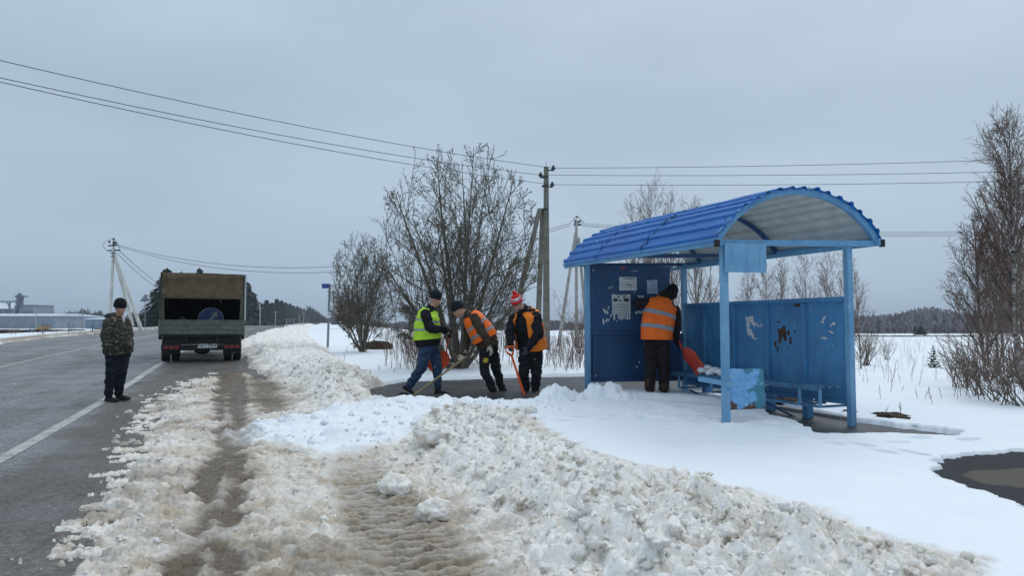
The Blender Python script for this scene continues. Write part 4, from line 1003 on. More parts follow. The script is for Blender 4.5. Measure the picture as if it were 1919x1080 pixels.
# distant roadside poles
proto = thing('roadside_pole', 'x', 'power pole', (0, 0, 0)); ORG[proto] = Vector((0, 0, 0))
tapered((0, 0, -1.5), (0, 0, 1), .22, .15, 'pole_shaft', M_CONC, proto)
proto.scale = (1, 1, 1)
spots = [(487, 575, 150, 'tallest'), (516, 583, 178, ''), (537, 597, 222, ''), (543, 598, 235, ''), (550, 597, 255, ''), (561, 590, 290, ''), (569, 585, 330, ''), (578, 596, 400, '')]
names = ['tallest and leftmost of the far poles, in front of the spruces', 'far pole with a crossarm, second from the left by the spruces', 'third far pole from the left, short, in front of the spruces', 'fourth far pole from the left in front of the spruces', 'fifth far pole from the left in front of the spruces', 'sixth far pole from the left, a taller one by the road', 'seventh far pole from the left near the road crest', 'rightmost and smallest of the far roadside poles']
for i_, (px, top, Y, _) in enumerate(spots):
    p = W(px, 612, Y); z0 = float(base(p.x, Y)); h = W(px, top, Y).z - z0
    th = thing('roadside_pole', names[i_], 'power pole', (p.x, Y, z0), 'far poles along the road')
    tapered((p.x, Y, z0 - .3), (p.x, Y, z0 + h), .22, .17, 'pole_shaft', M_CONC_W, th)
    MB().box((p.x, Y, z0 + h - .35), (1.5, .15, .12)).build('crossarm', M_CONC, th)
for c in list(proto.children): bpy.data.objects.remove(c)
bpy.data.objects.remove(proto)
for px, top, Y, lab in ((67, 575, 185, 'thin distant power pole in front of the long grey hall'), (153, 583, 210, 'thin distant power pole just left of the man in camouflage')):
    p = W(px, 618, Y); z0 = float(base(p.x, Y)); h = W(px, top, Y).z - z0
    th = thing('distant_pole', lab, 'power pole', (p.x, Y, z0))
    tapered((p.x, Y, z0 - .3), (p.x, Y, z0 + h), .28, .2, 'pole_shaft', M_CONC, th)
    MB().box((p.x, Y, z0 + h - .3), (1.9, .12, .10)).build('crossarm', M_CONC, th)
wire(W(67, 576, 185), W(153, 584, 210), 1.2, 'far line wires', 'thin sagging wire between the two distant poles on the left', r=.035)
# ------------------------------------------------------------------ grain works and other things beyond the field on the left
def plainf(n, c, v=.12): return plain(n, c, .7, var=v, scale=.6, bs=.1)
M_HALL = plainf('pale_cladding', (.24, .28, .34)); M_HALL2 = plainf('blue_grey_cladding', (.20, .26, .33)); M_ROOFS = plainf('snowy_roof', (.60, .66, .72))
M_STEEL = plainf('hazed_steelwork', (.15, .18, .23)); M_SILO = plainf('silo_sheet', (.22, .25, .30))  # steelwork colour is lightened, with distance haze painted into it
def FX(px, Y): return (px - 959.5) / F_PX * Y
def FZ(py, Y): return W(0, py, Y).z
def block(m, px0, px1, py0, py1, Y, dep):
    x0, x1, z0, z1 = FX(px0, Y), FX(px1, Y), FZ(py1, Y), FZ(py0, Y)
    m.box(((x0 + x1) / 2, Y + dep / 2, (z0 + z1) / 2), (x1 - x0, dep, z1 - z0)); return m
def building(name, label, px0, px1, py0, py1, Y, dep, wall, snow_py=None, doors=(), gable=0, group='distant farm buildings'):
    gnd = FZ(py1, Y) - .6
    th = thing(name, label, 'building', ((FX(px0, Y) + FX(px1, Y)) / 2, Y, gnd), group)
    block(MB(), px0, px1, py0, py1 + 4, Y, dep).build('wall', wall, th)
    x0, x1, z1 = FX(px0, Y) - .4, FX(px1, Y) + .4, FZ(py0, Y)
    rh = gable or .5
    MB().prism([(0, 0), (dep + .8, 0), (dep + .8, .15), (dep / 2, rh), (0, .15)], (x0, Y - .4, z1 + .01), (0, 1, 0), (0, 0, 1), (x1 - x0, 0, 0)).build('roof', M_ROOFS, th)
    for (a, b, c, d, mt) in doors:
        block(MB(), a, b, c, d, Y - .08, .06).build('door' if d > py1 - 2 else 'window', mt, th)
    n_ = int((px1 - px0) / 4); 
    m = MB()
    for i in range(1, n_): m.box((x0 + (x1 - x0) * i / n_, Y - .05, (z1 + FZ(py1, Y)) / 2), (.25, .08, z1 - FZ(py1, Y)))
    m.build('cladding_ribs', wall, th)
    return th
building('long_hall', 'long low grey hall at the left edge in front of the grain works', -60, 102, 593, 615, 200, 24, M_HALL, gable=.9)
building('open_shed', 'small dark-fronted shed just right of the long grey hall', 104, 140, 599, 614, 210, 14, M_HALL2, doors=[(110 + 7 * i, 115 + 7 * i, 602, 613, M_STEEL) for i in range(4)], gable=.8)
building('farm_shed', 'pale blue-grey shed with a dark roof edge left of the camouflage man', 162, 193, 599, 613, 195, 12, M_HALL2, doors=[(179, 182, 603, 605, M_ROOFS), (179, 182, 607, 609, M_ROOFS)], gable=.5)
building('low_barn', 'very low snow-roofed barn between the two sheds', 139, 163, 606, 612, 240, 14, M_STEEL, gable=1.6)
building('far_cottage', 'tiny snow-roofed house between the A-frame pole and the warning sign', 256, 270, 606, 612, 220, 10, M_STEEL, gable=1.8)
building('far_cottage', 'tiny snow-roofed house between the warning sign and the spruces', 274, 284, 608, 613, 215, 9, M_STEEL, gable=1.3)
# elevator tower
Yt = 225.; gt = thing('grain_elevator', 'tall grey grain elevator tower with a platform on top', 'elevator tower', (FX(34, Yt), Yt, FZ(612, Yt)))
block(MB(), 30, 36, 553, 614, Yt, 2).build('tower_shaft', M_STEEL, gt)
block(MB(), 26, 40, 554.5, 556.5, Yt - .5, 3).build('top_platform', M_STEEL, gt)
block(MB(), 32, 35, 550, 555, Yt, 1.2).build('tower_head', M_STEEL, gt); block(MB(), 36.2, 36.8, 548, 555, Yt, .2).build('mast', M_STEEL, gt)
for k_ in range(12):
    a = 592 - k_ * 3.2; MB().bar((FX(29 if k_ % 2 else 37, Yt), Yt - .3, FZ(a, Yt)), (FX(37 if k_ % 2 else 29, Yt), Yt - .3, FZ(a - 3.2, Yt)), .16, .16).build('lattice_brace', M_SILO, gt)
for a, b, c, d in ((24, 29, 582, 593), (36, 41, 578, 592), (27, 30, 572, 583)): block(MB(), a, b, c, d, Yt - 1, 3).build('hopper', M_SILO, gt)
MB().bar((FX(30, Yt), Yt, FZ(566, Yt)), (FX(-30, Yt), Yt, FZ(566.5, Yt)), .6, .25).build('conveyor_bridge', M_STEEL, gt)
MB().bar((FX(30, Yt), Yt, FZ(564, Yt)), (FX(-30, Yt), Yt, FZ(564.5, Yt)), .15, .15).build('bridge_rail', M_STEEL, gt)
MB().bar((FX(18, Yt), Yt, FZ(566, Yt)), (FX(18, Yt), Yt, FZ(612, Yt)), .4, .4, (0, 1, 0)).build('bridge_leg', M_STEEL, gt)
MB().bar((FX(12, Yt), Yt, FZ(567, Yt)), (FX(18, Yt), Yt, FZ(575, Yt)), .25, .25).build('bridge_brace', M_STEEL, gt)
building('grain_store', 'dark-walled grain store with a steep snowy roof at the far left edge', -30, 17, 579.5, 600, 230, 14, M_STEEL, gable=2.2, doors=[(-2, 1, 583, 592, M_HALL), (5, 9, 583, 592, M_HALL)])
th = thing('silo_house', 'grey box-shaped silo with narrowing top right of the elevator tower', 'silo', (FX(52, 220), 220, FZ(600, 220)))
x0, x1 = FX(40, 220), FX(64, 220)
MB().prism([(x0, FZ(600, 220)), (x1, FZ(600, 220)), (x1 - .2, FZ(584, 220)), (FX(61, 220), FZ(572.5, 220)), (FX(44, 220), FZ(572.5, 220)), (x0 + .2, FZ(584, 220))], (0, 220, 0), (1, 0, 0), (0, 0, 1), (0, 10, 0)).build('silo_body', M_SILO, th)
block(MB(), 43.5, 61.5, 571.5, 573, 219.8, 10.4).build('silo_roof', M_STEEL, th); block(MB(), 41, 57, 584.5, 585.3, 219.9, .1).build('silo_band', M_STEEL, th)
# rows of dark stacks in the field
M_DIRTD = plain('track_earth', (.06, .045, .035), .95, var=.4)
M_LOG = plain('dark_bark_stack', (.045, .032, .028), .9, var=.6, scale=2.5)
M_LOGE = plain('log_ends', (.12, .085, .06), .9, var=.5, scale=6)
sp = [(-12, 12.5, 'at the very left edge of the picture', 624), (26, 13, 'second stack from the left below the long hall', 625), (48, 8, 'middle stack below the long grey hall', 625), (61, 7, 'stack just left of the yellow loader', 624), (90, 14, 'stack just right of the yellow loader', 624), (128, 9, 'separate short stack below the low barn', 623), (149, 4, 'smallest stack, standing alone left of the far pole', 622), (184, 6, 'stack partly hidden by the man in camouflage', 622), (5, 7, 'low one near the picture edge', 623.5)]
for i_, (px, hw_, lab, pyb) in enumerate(sp):
    Y = 100.; x = FX(px, Y); z0 = gz(x, Y) - .12; m = MB(); wd_ = hw_ / F_PX * Y * 2; rr = random.Random(i_)
    nrow = 2; hh = .42 if hw_ > 5 else .30
    for j in range(nrow):
        nlog = max(2, int(wd_ / .5) - j)
        for k_ in range(nlog):
            cx = x - wd_ / 2 + (k_ + .5) * wd_ / nlog + rr.uniform(-.1, .1) + (.12 * j); r_ = hh / 2 * rr.uniform(.75, 1.15)
            m.tube([(cx, Y + rr.uniform(-.3, .3), z0 + .25 + hh * .62 * j), (cx + .1, Y + 3, z0 + .25 + hh * .62 * j)], r_, 8)
    tag(m.build('log_stack', [M_LOG, M_LOGE][i_ % 3 == 1 and 1 or 0], loc=(x, Y, z0)), 'dark log stack in the snowy field, ' + lab, 'log stack', 'dark stacks in the field')
# yellow loader
Yl = 100.; lx = FX(77, Yl); lz = gz(lx, Yl); ld = thing('loader', 'yellow loader vehicle parked among the dark stacks', 'loader', (lx, Yl, lz))
M_YEL = plain('loader_yellow', (.52, .24, .03), .5, var=.2, scale=2); 
MB().prism([(-.6, .8), (.9, .8), (.9, 1.5), (.3, 1.55), (-.4, 1.35)], (lx, Yl, lz), (1, 0, 0), (0, 0, 1), (0, 1.4, 0)).build('body', M_YEL, ld, bev=.05)
MB().box((lx + .55, Yl + .7, lz + 1.75), (.7, 1.1, .5)).build('cab', M_STEEL, ld, bev=.04)
MB().box((lx + .55, Yl + .7, lz + 2.03), (.8, 1.2, .06)).build('cab_roof', M_YEL, ld)
for sx in (-.35, .75):
    for sy in (.05, 1.3): MB().tube([(lx + sx, Yl + sy - .1, lz + .5), (lx + sx, Yl + sy + .15, lz + .5)], .45, 16).build('wheel', M_TYRE, ld)
MB().bar((lx - .5, Yl + .7, lz + 1.1), (lx - 1.5, Yl + .7, lz + .7), .12, .2).build('boom', M_YEL, ld); MB().box((lx - 1.7, Yl + .7, lz + .6), (.35, 1.5, .5)).build('bucket', M_STEEL, ld)
ld.scale = (.72, .72, .72)
m = MB(); rr = random.Random(3)
for i_ in range(60):
    px = 1560 + i_ * 4.3; Y = 155.; x = FX(px, Y); m.ell((x, Y, float(base(x, Y)) + .10), (.55, .5, .16 + .10 * rr.random()), n=8, m=5)
o = m.build('far_field_track', M_DIRTD, loc=(FX(1690, 155.), 155., -1.7)); o['kind'] = 'structure'
# open metal frames
for px, Y, lab in ((62, 92., 'dark open metal frame left of the yellow loader'), (93, 92., 'dark open metal frame right of the yellow loader')):
    x = FX(px, Y); z0 = gz(x, Y); f_ = thing('metal_frame', lab, 'metal frame', (x, Y, z0), 'open metal frames')
    for sx in (-.26, .26): MB().box((x + sx, Y, z0 + .55), (.09, .09, 1.15)).build('upright', M_STEEL, f_)
    for zz in (.05, .58, 1.12): MB().box((x, Y - .005, z0 + zz), (.62, .08, .07)).build('crossbar', M_STEEL, f_)
pp = [(33, 623, 'post standing in snow below the elevator tower'), (129, 622, 'thin post in the snow below the low barn'), (173, 623, 'thin post in the snow right of the distant pole'), (80, 626, 'thin post right below the yellow loader')]
for px, py, lab in pp:
    g = G(px, py + 2); tag(MB().tube([g - Vector((0, 0, .1)), g + Vector((0, 0, .75))], .05, 6).build('field_post', M_STEEL, loc=g), 'dark wooden ' + lab, 'post', 'posts in the field')
# ------------------------------------------------------------------ trees: every limb is grown on its parent, level by level
def tubes_np(P, Rd, sides):
    """P (m,n,3), Rd (m,n) -> verts, quads"""
    m, n, _ = P.shape
    Tn = np.gradient(P, axis=1); Tn /= np.linalg.norm(Tn, axis=2, keepdims=True) + 1e-9
    ref = np.where(np.abs(Tn[..., 2:3]) > .9, np.array([1., 0, 0]), np.array([0, 0, 1.]))
    U = np.cross(Tn, ref); U /= np.linalg.norm(U, axis=2, keepdims=True) + 1e-9; Vv_ = np.cross(Tn, U)
    a = np.arange(sides) * 2 * np.pi / sides
    ring = P[:, :, None, :] + Rd[:, :, None, None] * (U[:, :, None, :] * np.cos(a)[None, None, :, None] + Vv_[:, :, None, :] * np.sin(a)[None, None, :, None])
    V = ring.reshape(-1, 3)
    id_ = np.arange(m * n * sides).reshape(m, n, sides); nx_ = np.roll(id_, -1, axis=2)
    q = np.stack([id_[:, :-1], nx_[:, :-1], nx_[:, 1:], id_[:, 1:]], -1).reshape(-1, 4)
    return V, q
def polyat(P, t):
    """sample polylines P (m,n,3) at t (m,k) -> pts (m,k,3), tangents"""
    m, n, _ = P.shape; f = t * (n - 1); i = np.clip(f.astype(int), 0, n - 2); u = (f - i)[..., None]
    r = np.arange(m)[:, None]; a = P[r, i]; b = P[r, i + 1]; d = b - a
    return a + d * u, d / (np.linalg.norm(d, axis=2, keepdims=True) + 1e-9)
def grow(g, start, dirs, L, r0, r1, n, trop, wob):
    """start (m,3), dirs (m,3), L (m) -> P (m,n,3), R"""
    m = len(L); P = np.zeros((m, n, 3)); P[:, 0] = start; d = dirs.copy(); st = (L / (n - 1))[:, None]
    for i in range(1, n):
        d = d + np.array([0, 0, 1.]) * trop / n + g.normal(0, wob, (m, 3)) / math.sqrt(n)
        d /= np.linalg.norm(d, axis=1, keepdims=True); P[:, i] = P[:, i - 1] + d * st
    tt = np.linspace(0, 1, n)[None, :]
    return P, r0[:, None] * (1 - tt) + r1[:, None] * tt
def children(g, P, Rd, L, k, t0, t1, ang, asd, lf, n, trop, wob, rr=.55, rmin=.0025, lmin=.04, tip=.5, env=None, reach=None, cap=9.):
    m = len(L); t = t0 + (t1 - t0) * ((np.arange(k)[None, :] + g.random((m, k))) / k)
    p, tan = polyat(P, t)
    rnd = g.normal(0, 1, (m, k, 3)); ax = np.cross(tan, rnd); ax /= np.linalg.norm(ax, axis=2, keepdims=True) + 1e-9
    th = np.clip(g.normal(ang, asd, (m, k)), .12, 1.7)[..., None]
    d = tan * np.cos(th) + ax * np.sin(th)
    l = L[:, None] * lf * (1 - .62 * (t - t0) / (1 - t0 + 1e-6)) * g.uniform(.65, 1.3, (m, k))
    nn_ = Rd.shape[1]; rp_ = Rd[:, 0][:, None] * (1 - t) + Rd[:, -1][:, None] * t
    p = p.reshape(-1, 3); d = d.reshape(-1, 3); l = l.reshape(-1); r0 = np.maximum((rp_ * rr).reshape(-1), rmin)
    if env is not None and reach:
        c, rad = env; dq = d / rad; oc = (p - c) / rad; A_ = (dq * dq).sum(1); B_ = (dq * oc).sum(1); C_ = (oc * oc).sum(1) - 1; D = (-B_ + np.sqrt(np.maximum(B_ * B_ - A_ * C_, 1e-6))) / A_
        l = np.minimum(np.maximum(D, .15) * g.uniform(reach[0], reach[1], len(l)), cap * g.uniform(.8, 1.1, len(l))) if reach[2] else np.minimum(l, np.maximum(D, .38) * g.uniform(.75, 1.05, len(l)))
    elif env is not None:
        c, rad = env; e = p + d * l[:, None]; q = np.linalg.norm((e - c) / rad, axis=1); l = np.where(q > 1, l / np.maximum(q, 1) ** 1.6, l)
    l = np.maximum(l, lmin)
    return (*grow(g, p, d, l, r0, np.maximum(r0 * tip, rmin * .7), n, trop, wob), l)
M_BARK = plain('dark_bark', (.13, .118, .092), .95, var=.4, scale=6, bs=.8, bd=.01, bscale=30)
M_TWIG = plain('twigs', (.125, .105, .092), .95, var=.3, scale=3)
M_TWIG2 = plain('reddish_twigs', (.17, .105, .085), .95, var=.3, scale=3)
t = NT('birch_bark'); co = t.co(); nn = t.noise(5, 4, .7, t.mapv((1, 1, 2.2), vec=co))
zz_ = t.n('ShaderNodeSeparateXYZ'); t.l(co, zz_.inputs[0])
M_BIRCH = t.set(t.ramp(nn, [(.44, (.06, .05, .045)), (.54, (.36, .33, .30)), (.8, (.50, .47, .44))]), .8)
M_BUD = plain('buds', (.12, .105, .06), .9, var=.3)
def part_from(name, tubes, mat, parent, extra=None):
    Vs = []; Qs = []; o_ = 0
    for P, Rd, s_ in tubes:
        v, q = tubes_np(P, Rd, s_); Vs.append(v); Qs.append(q + o_); o_ += len(v)
    V = np.concatenate(Vs) - np.array(ORG.get(parent, Vector((0, 0, 0))))
    return mesh_obj(name, np_mesh(name, V, [np.concatenate(Qs)], True), mat, parent)
def A(*v): return np.array(v, float)
def buds(g, P, frac, size):
    """tiny swollen buds at twig tips, as stubby tubes"""
    sel = g.random(len(P)) < frac; tip = P[sel, -1]; d = P[sel, -1] - P[sel, -2]; d /= np.linalg.norm(d, axis=1, keepdims=True) + 1e-9
    Q = np.stack([tip, tip + d * size * .5, tip + d * size], 1); return Q, np.tile(A(size * .15, size * .3, size * .08), (len(Q), 1)), 4
def willow(name, label, px, py, top, halfw, seed, stems, k1, k2, k3, Y=None, lean=.75, rb=.11, twig=.0042, group=None, zlow=.1, kb=.5):
    g = np.random.default_rng(seed); p0 = G(px, py)
    H = (py - top) / F_PX * p0.y; Wd = halfw / F_PX * p0.y; z0 = gz(p0.x, p0.y) - .08
    b = A(p0.x, p0.y, z0); th = thing(name, label, 'tree', tuple(b), group)
    c = b + A(0, 0, H * .54); rad = A(Wd, Wd, H * .47)
    az = np.arange(stems) * 2.399 + g.random(stems) * .5; tl = np.linspace(.06, lean, stems) * g.uniform(.85, 1.15, stems)
    d = np.stack([np.sin(tl) * np.cos(az), np.sin(tl) * np.sin(az), np.cos(tl)], 1)
    dq = d / rad; oc = (b - c) / rad; B_q = (dq * oc).sum(1); A_q = (dq * dq).sum(1); C_q = (oc * oc).sum() - 1; L = (-B_q + np.sqrt(np.maximum(B_q * B_q - A_q * C_q, .01))) / A_q; L = L * g.uniform(.90, .99, stems)
    st = b + d * A(1, 1, .0) * rb * 1.5 
    P, Rr_ = grow(g, st, d, L, np.full(stems, rb) * g.uniform(.4, 1.15, stems), np.full(stems, .005), 14, .16, .065)
    tr_ = [(P, Rr_, 7)]
    # short common butt
    P1, R1, L1 = children(g, P, Rr_, L, k1, .16, .96, .74, .15, .40, 9, .26, .10, rr=.36, rmin=.0075, tip=.4, env=(c, rad), reach=(.45, .97, 1), cap=H * .42)
    P2, R2, L2 = children(g, P1, R1, L1, k2, .15, 1., .66, .18, .42, 6, .2, .12, rr=.5, rmin=.005, tip=.6, env=(c, rad), reach=(0, 0, 0))
    P3, R3, L3 = children(g, P2, R2, L2, k3, .1, 1., .5, .18, .55, 4, .25, .14, rr=.5, rmin=twig, lmin=.08, env=(c, rad * 1.02), reach=(0, 0, 0))
    def clampE(P):
        v = P - c; q = np.linalg.norm(v / rad, axis=2, keepdims=True); up_ = (P[..., 2:3] > c[2] - rad[2] * .55); k = np.where((q > 1) & up_, np.maximum(q, 1) ** -.86, 1.); return c + v * k
    def keepE(P, R_, lim): k = np.linalg.norm((P[:, -1] - c) / rad, axis=1) < lim + .05 * g.normal(size=len(P)); k |= P[:, -1, 2] < c[2] - rad[2] * .6; return P[k], R_[k]
    P2, R2 = keepE(P2, R2, 1.07); P3, R3 = keepE(P3, R3, 1.09); P1, R1 = keepE(P1, R1, 1.12)
    tr_ = [(P, Rr_, 7)]
    part_from('trunk', tr_, M_BARK, th)
    part_from('branches', [(P1, R1, 5), (P2, R2, 4)], M_BARK, th)
    tw = part_from('twigs', [(P3, R3, 3)], M_TWIG, th)
    q = buds(g, P3, kb, .045); part_from('buds', [q], M_BUD, th)
    return th
willow('bare_tree', 'big round-crowned leafless tree with many stems behind the three workers', 862, 697, 262, 167, 5, 18, 15, 8, 5, twig=.0036, rb=.078, lean=1.0, kb=.3)
willow('bare_tree', 'smaller bushy leafless tree with many stems left of the big one', 680, 664, 438, 68, 8, 16, 11, 7, 6, lean=.72, rb=.042, twig=.0036, kb=.3)
def birch(label, px, py, top, halfw, seed, Y=None, k1=26, k2=7, k3=5, mat=None, tw=.004, rb=None, grp='birches', droop=.1, lean=0., bark=None, tz=.12, zoff=0, sp=1.9):
    g = np.random.default_rng(seed); p0 = G(px, py)
    if Y: q_ = W(px, py, Y); p0 = Vector((q_.x, Y, float(base(q_.x, Y))))
    ztop = W(px, top, p0.y).z; ztop = ztop - .05 * (ztop - p0.z); z0 = gz(p0.x, p0.y) - .1; H = ztop - z0; Wd = halfw / F_PX * p0.y
    b = A(p0.x, p0.y, z0); th = thing('birch_tree', label, 'tree', tuple(b), grp)
    rb = rb or H * .0105; c = b + A(0, 0, H * .60); rad = A(Wd, Wd, H * .47)
    def clampB(P):
        v = P - c; q = np.linalg.norm(v / rad, axis=2, keepdims=True); k = np.where((q > 1) & (P[..., 2:3] > b[2] + H * .1), np.maximum(q, 1) ** -.8, 1.); return c + v * k
    P, Rr_ = grow(g, b[None, :], A(lean, 0, 1)[None, :] / math.hypot(1, lean), A(H), A(rb), A(.006), 18, .1, .035)
    L = A(H)
    P1, R1, L1 = children(g, P, Rr_, L, k1, tz, .98, .52, .12, Wd / H * sp, 8, .35, .12, rr=.42, rmin=.007)
    P2, R2, L2 = children(g, P1, R1, L1, k2, .1, 1., .62, .18, .50, 5, .25, .18, rr=.5, rmin=.0040)
    P3, R3, L3 = children(g, P2, R2, L2, k3, .1, 1., .6, .2, .5, 4, -droop, .2, rr=.55, rmin=tw, lmin=.10)
    def keepB(P, R_, lim): k = np.linalg.norm((P[:, -1] - c) / rad, axis=1) < lim + .08 * g.normal(size=len(P)); return P[k], R_[k]
    P1, R1 = keepB(P1, R1, 1.1); P2, R2 = keepB(P2, R2, 1.03); P3, R3 = keepB(P3, R3, 1.05)
    part_from('trunk', [(P, Rr_, 8)], bark or M_BIRCH, th)
    part_from('branches', [(P1, R1, 4)], M_BARK, th)
    part_from('twigs', [(P2, R2, 3), (P3, R3, 3)], mat or M_TWIG2, th)
    return th
# behind the shelter
bl = [(1188, 640, 372, 40, 'birch with pale stem behind the left part of the shelter roof, leftmost of its row'), (1219, 640, 332, 50, 'tallest bare birch behind the shelter, rising over the roof'), (1262, 642, 356, 46, 'bare birch behind the shelter roof, right of the tallest one'), (1306, 642, 366, 40, 'slim bare birch behind the roof seam, rightmost above the roof')]
for i_, (px, py, tp_, hw_, lab) in enumerate(bl): birch(lab, px, py, tp_, hw_, 20 + i_, Y=34 + i_ * 1.3, k1=40, k2=8, k3=6, tw=.0045, sp=2.6)
bl = [(1335, 520, 22, 'seen in the window between board and front post'), (1402, 500, 26, 'seen just right of the gable plate'), (1436, 492, 28, 'second right of the gable plate'), (1466, 486, 30, 'third right of the gable plate'), (1512, 470, 34, 'tall one seen through the middle of the open side'), (1553, 478, 30, 'just left of the right rear post'), (1584, 470, 30, 'hidden partly by the right rear post'), (1612, 500, 26, 'just right of the right rear post')]
for i_, (px, tp_, hw_, lab) in enumerate(bl): birch('young birch over the back wall, ' + lab, px, 640, tp_, hw_, 40 + i_, Y=25 + (i_ * 7 % 5) * 1.3, k1=34, k2=8, k3=5, tw=.0038, tz=.05, sp=2.8)
# right edge
birch('tallest bare birch with pale trunk at the right edge of the picture', 1912, 728, 215, 92, 60, k1=56, k2=10, k3=7, tw=.004, rb=.075, lean=-.02, tz=.2, sp=2.0)
birch('slim bare birch leaning left of the tallest one at the right edge', 1882, 705, 392, 62, 61, k1=44, k2=10, k3=6, tw=.004, rb=.05, lean=-.03)
birch('bare birch half outside the right edge of the picture', 1935, 715, 300, 90, 62, k1=40, k2=10, k3=6, tw=.0036, lean=-.02)
birch('thin bare birch between the tallest one and the picture edge', 1925, 715, 330, 60, 64, k1=30, k2=8, k3=6, tw=.0034)
birch('short bare birch with pale stem in the right-edge clump', 1872, 712, 440, 46, 65, k1=28, k2=8, k3=6, tw=.0034)
birch('bare reddish birch reaching furthest left out of the right-edge clump', 1848, 722, 400, 66, 67, k1=40, k2=9, k3=6, tw=.004, lean=-.05)
birch('small reddish birch in front of the forest, left in the right-edge clump', 1852, 690, 470, 36, 63, k1=30, k2=9, k3=6, tw=.0036)
def shrub(label, px, py, H, spread, seed, stems=14, k1=6, k2=4, name='shrub', tw=.0032, leanb=(0, 0), r=.012, mat=None, grp='bare shrubs', z=None):
    g = np.random.default_rng(seed); p0 = G(px, py); z0 = gz(p0.x, p0.y) - .03; b = A(p0.x, p0.y, z0)
    th = thing(name, label, 'shrub', tuple(b), grp)
    az = g.random(stems) * 6.283; tl = g.uniform(.1, spread, stems)
    d = np.stack([np.sin(tl) * np.cos(az) + leanb[0], np.sin(tl) * np.sin(az) + leanb[1], np.cos(tl)], 1); d /= np.linalg.norm(d, axis=1, keepdims=True)
    st = b + g.normal(0, .10, (stems, 3)) * A(1, 1, 0)
    L = H * g.uniform(.6, 1.05, stems)
    P, R_ = grow(g, st, d, L, np.full(stems, r), np.full(stems, .003), 9, .2, .12)
    P1, R1, L1 = children(g, P, R_, L, k1, .2, .98, .6, .2, .36, 5, .2, .2, rr=.55, rmin=.0035)
    P2, R2, L2 = children(g, P1, R1, L1, k2, .15, 1., .6, .2, .45, 4, .1, .2, rr=.6, rmin=tw, lmin=.05)
    part_from('stems', [(P, R_, 5)], mat or M_BARK, th); part_from('twigs', [(P1, R1, 3), (P2, R2, 3)], mat or M_TWIG2, th)
    return th
shrub('wide bare shrub right of the shelter with curved stems', 1622, 688, 2.0, 1.0, 70, 16, 9, 6, leanb=(.15, 0), r=.02)
shrub('bare shrub behind the right rear post of the shelter', 1662, 676, 1.7, .7, 71, 12, 8, 5)
for i_, (px, py, h_, lab) in enumerate([(1800, 735, 1.15, 'leftmost'), (1838, 750, 1.1, 'second from left'), (1872, 762, 1.2, 'third from left'), (1905, 770, 1.3, 'fourth from left'), (1938, 765, 1.5, 'rightmost'), (1855, 720, 1.6, 'behind the others, left'), (1912, 725, 2.0, 'behind the others, right')]):
    shrub(f'bare twiggy shrub under the right-edge birches, {lab}', px, py, h_, .8, 80 + i_, 12, 7, 5, leanb=(-.25 if i_ < 5 else 0, -.1), tw=.0028, r=.009)
shrub('reddish dry bush standing behind the worker in yellow-green vest', 768, 684, 1.15, .35, 101, 14, 6, 4, r=.007, tw=.0036)
shrub('reddish dry bush between the trunk of the big tree and the bending worker', 905, 688, 1.1, .5, 102, 18, 8, 5, r=.007, tw=.004)
shrub('bare bush beside the A-frame pole left of the shelter board', 1088, 668, 2.4, .5, 95, 14, 8, 5, r=.014, tw=.004)
shrub('low bare bush between the red-hatted worker and the shelter', 1066, 650, 1.6, .7, 96, 10, 7, 5, tw=.004)
shrub('dark dense far bush behind the small bushy tree', 655, 618, 3.6, .8, 97, 26, 10, 7, r=.03, tw=.018)
shrub('dark dense far bush right of the small bushy tree', 700, 616, 3.2, .8, 98, 26, 10, 7, r=.03, tw=.018)
# dry weeds sticking out of the snow: nobody could count them
def weeds(name, label, regs, seed, hmin=.25, hmax=.9, r=.0035, mat=None):
    g = np.random.default_rng(seed); st = []; hs = []
    for (x0, y0, x1, y1, n_, hk) in regs:
        c_ = 0
        while c_ < n_:
            px = g.uniform(x0, x1); py = g.uniform(y0, y1); p = G(px, py)
            if mnoise.noise(Vector((p.x * .8, p.y * .8, seed))) < -.12 and g.random() < .75: c_ += 1; continue
            st.append((p.x, p.y)); hs.append(hk * g.uniform(hmin, hmax)); c_ += 1
    st = np.array(st); z = snow_z(st[:, 0], st[:, 1])[0]; b = np.concatenate([st, z[:, None] - .03], 1); L = np.array(hs); m_ = len(L)
    d = g.normal(0, .14, (m_, 3)); d[:, 2] = 1; d /= np.linalg.norm(d, axis=1, keepdims=True)
    P, R_ = grow(g, b, d, L, np.full(m_, r), np.full(m_, r * .5), 5, 0, .12)
    P1, R1, L1 = children(g, P, R_, L, 4, .35, 1., .5, .2, .28, 3, .2, .1, rr=.7, rmin=r * .6, lmin=.04)
    o = part_from(name, [(P, R_, 3), (P1, R1, 3)], mat or M_TWIG2, None); o['kind'] = 'stuff'; o['label'] = label; o['category'] = 'dry weeds'
weeds('dry_weeds', 'dry brown weed stalks poking through the snow around the trees', [(720, 640, 1095, 700, 620, 1.), (700, 625, 1095, 660, 420, 1.1), (1030, 640, 1098, 705, 160, 1.), (760, 660, 860, 700, 220, 1.3)], 3, r=.0055)
weeds('dry_weeds', 'thin dry weed stalks in the snowy field right of the shelter', [(1600, 640, 1800, 690, 260, 1.1), (1600, 690, 1780, 730, 30, .7), (1780, 680, 1919, 760, 130, 1.), (1600, 632, 1830, 650, 200, 1.1), (1640, 740, 1780, 790, 14, .35)], 4, r=.005)
weeds('dry_weeds', 'sparse thin stalks in the snow on the far left field', [(0, 622, 190, 634, 60, .9), (620, 655, 740, 712, 16, .3)], 5, r=.008)
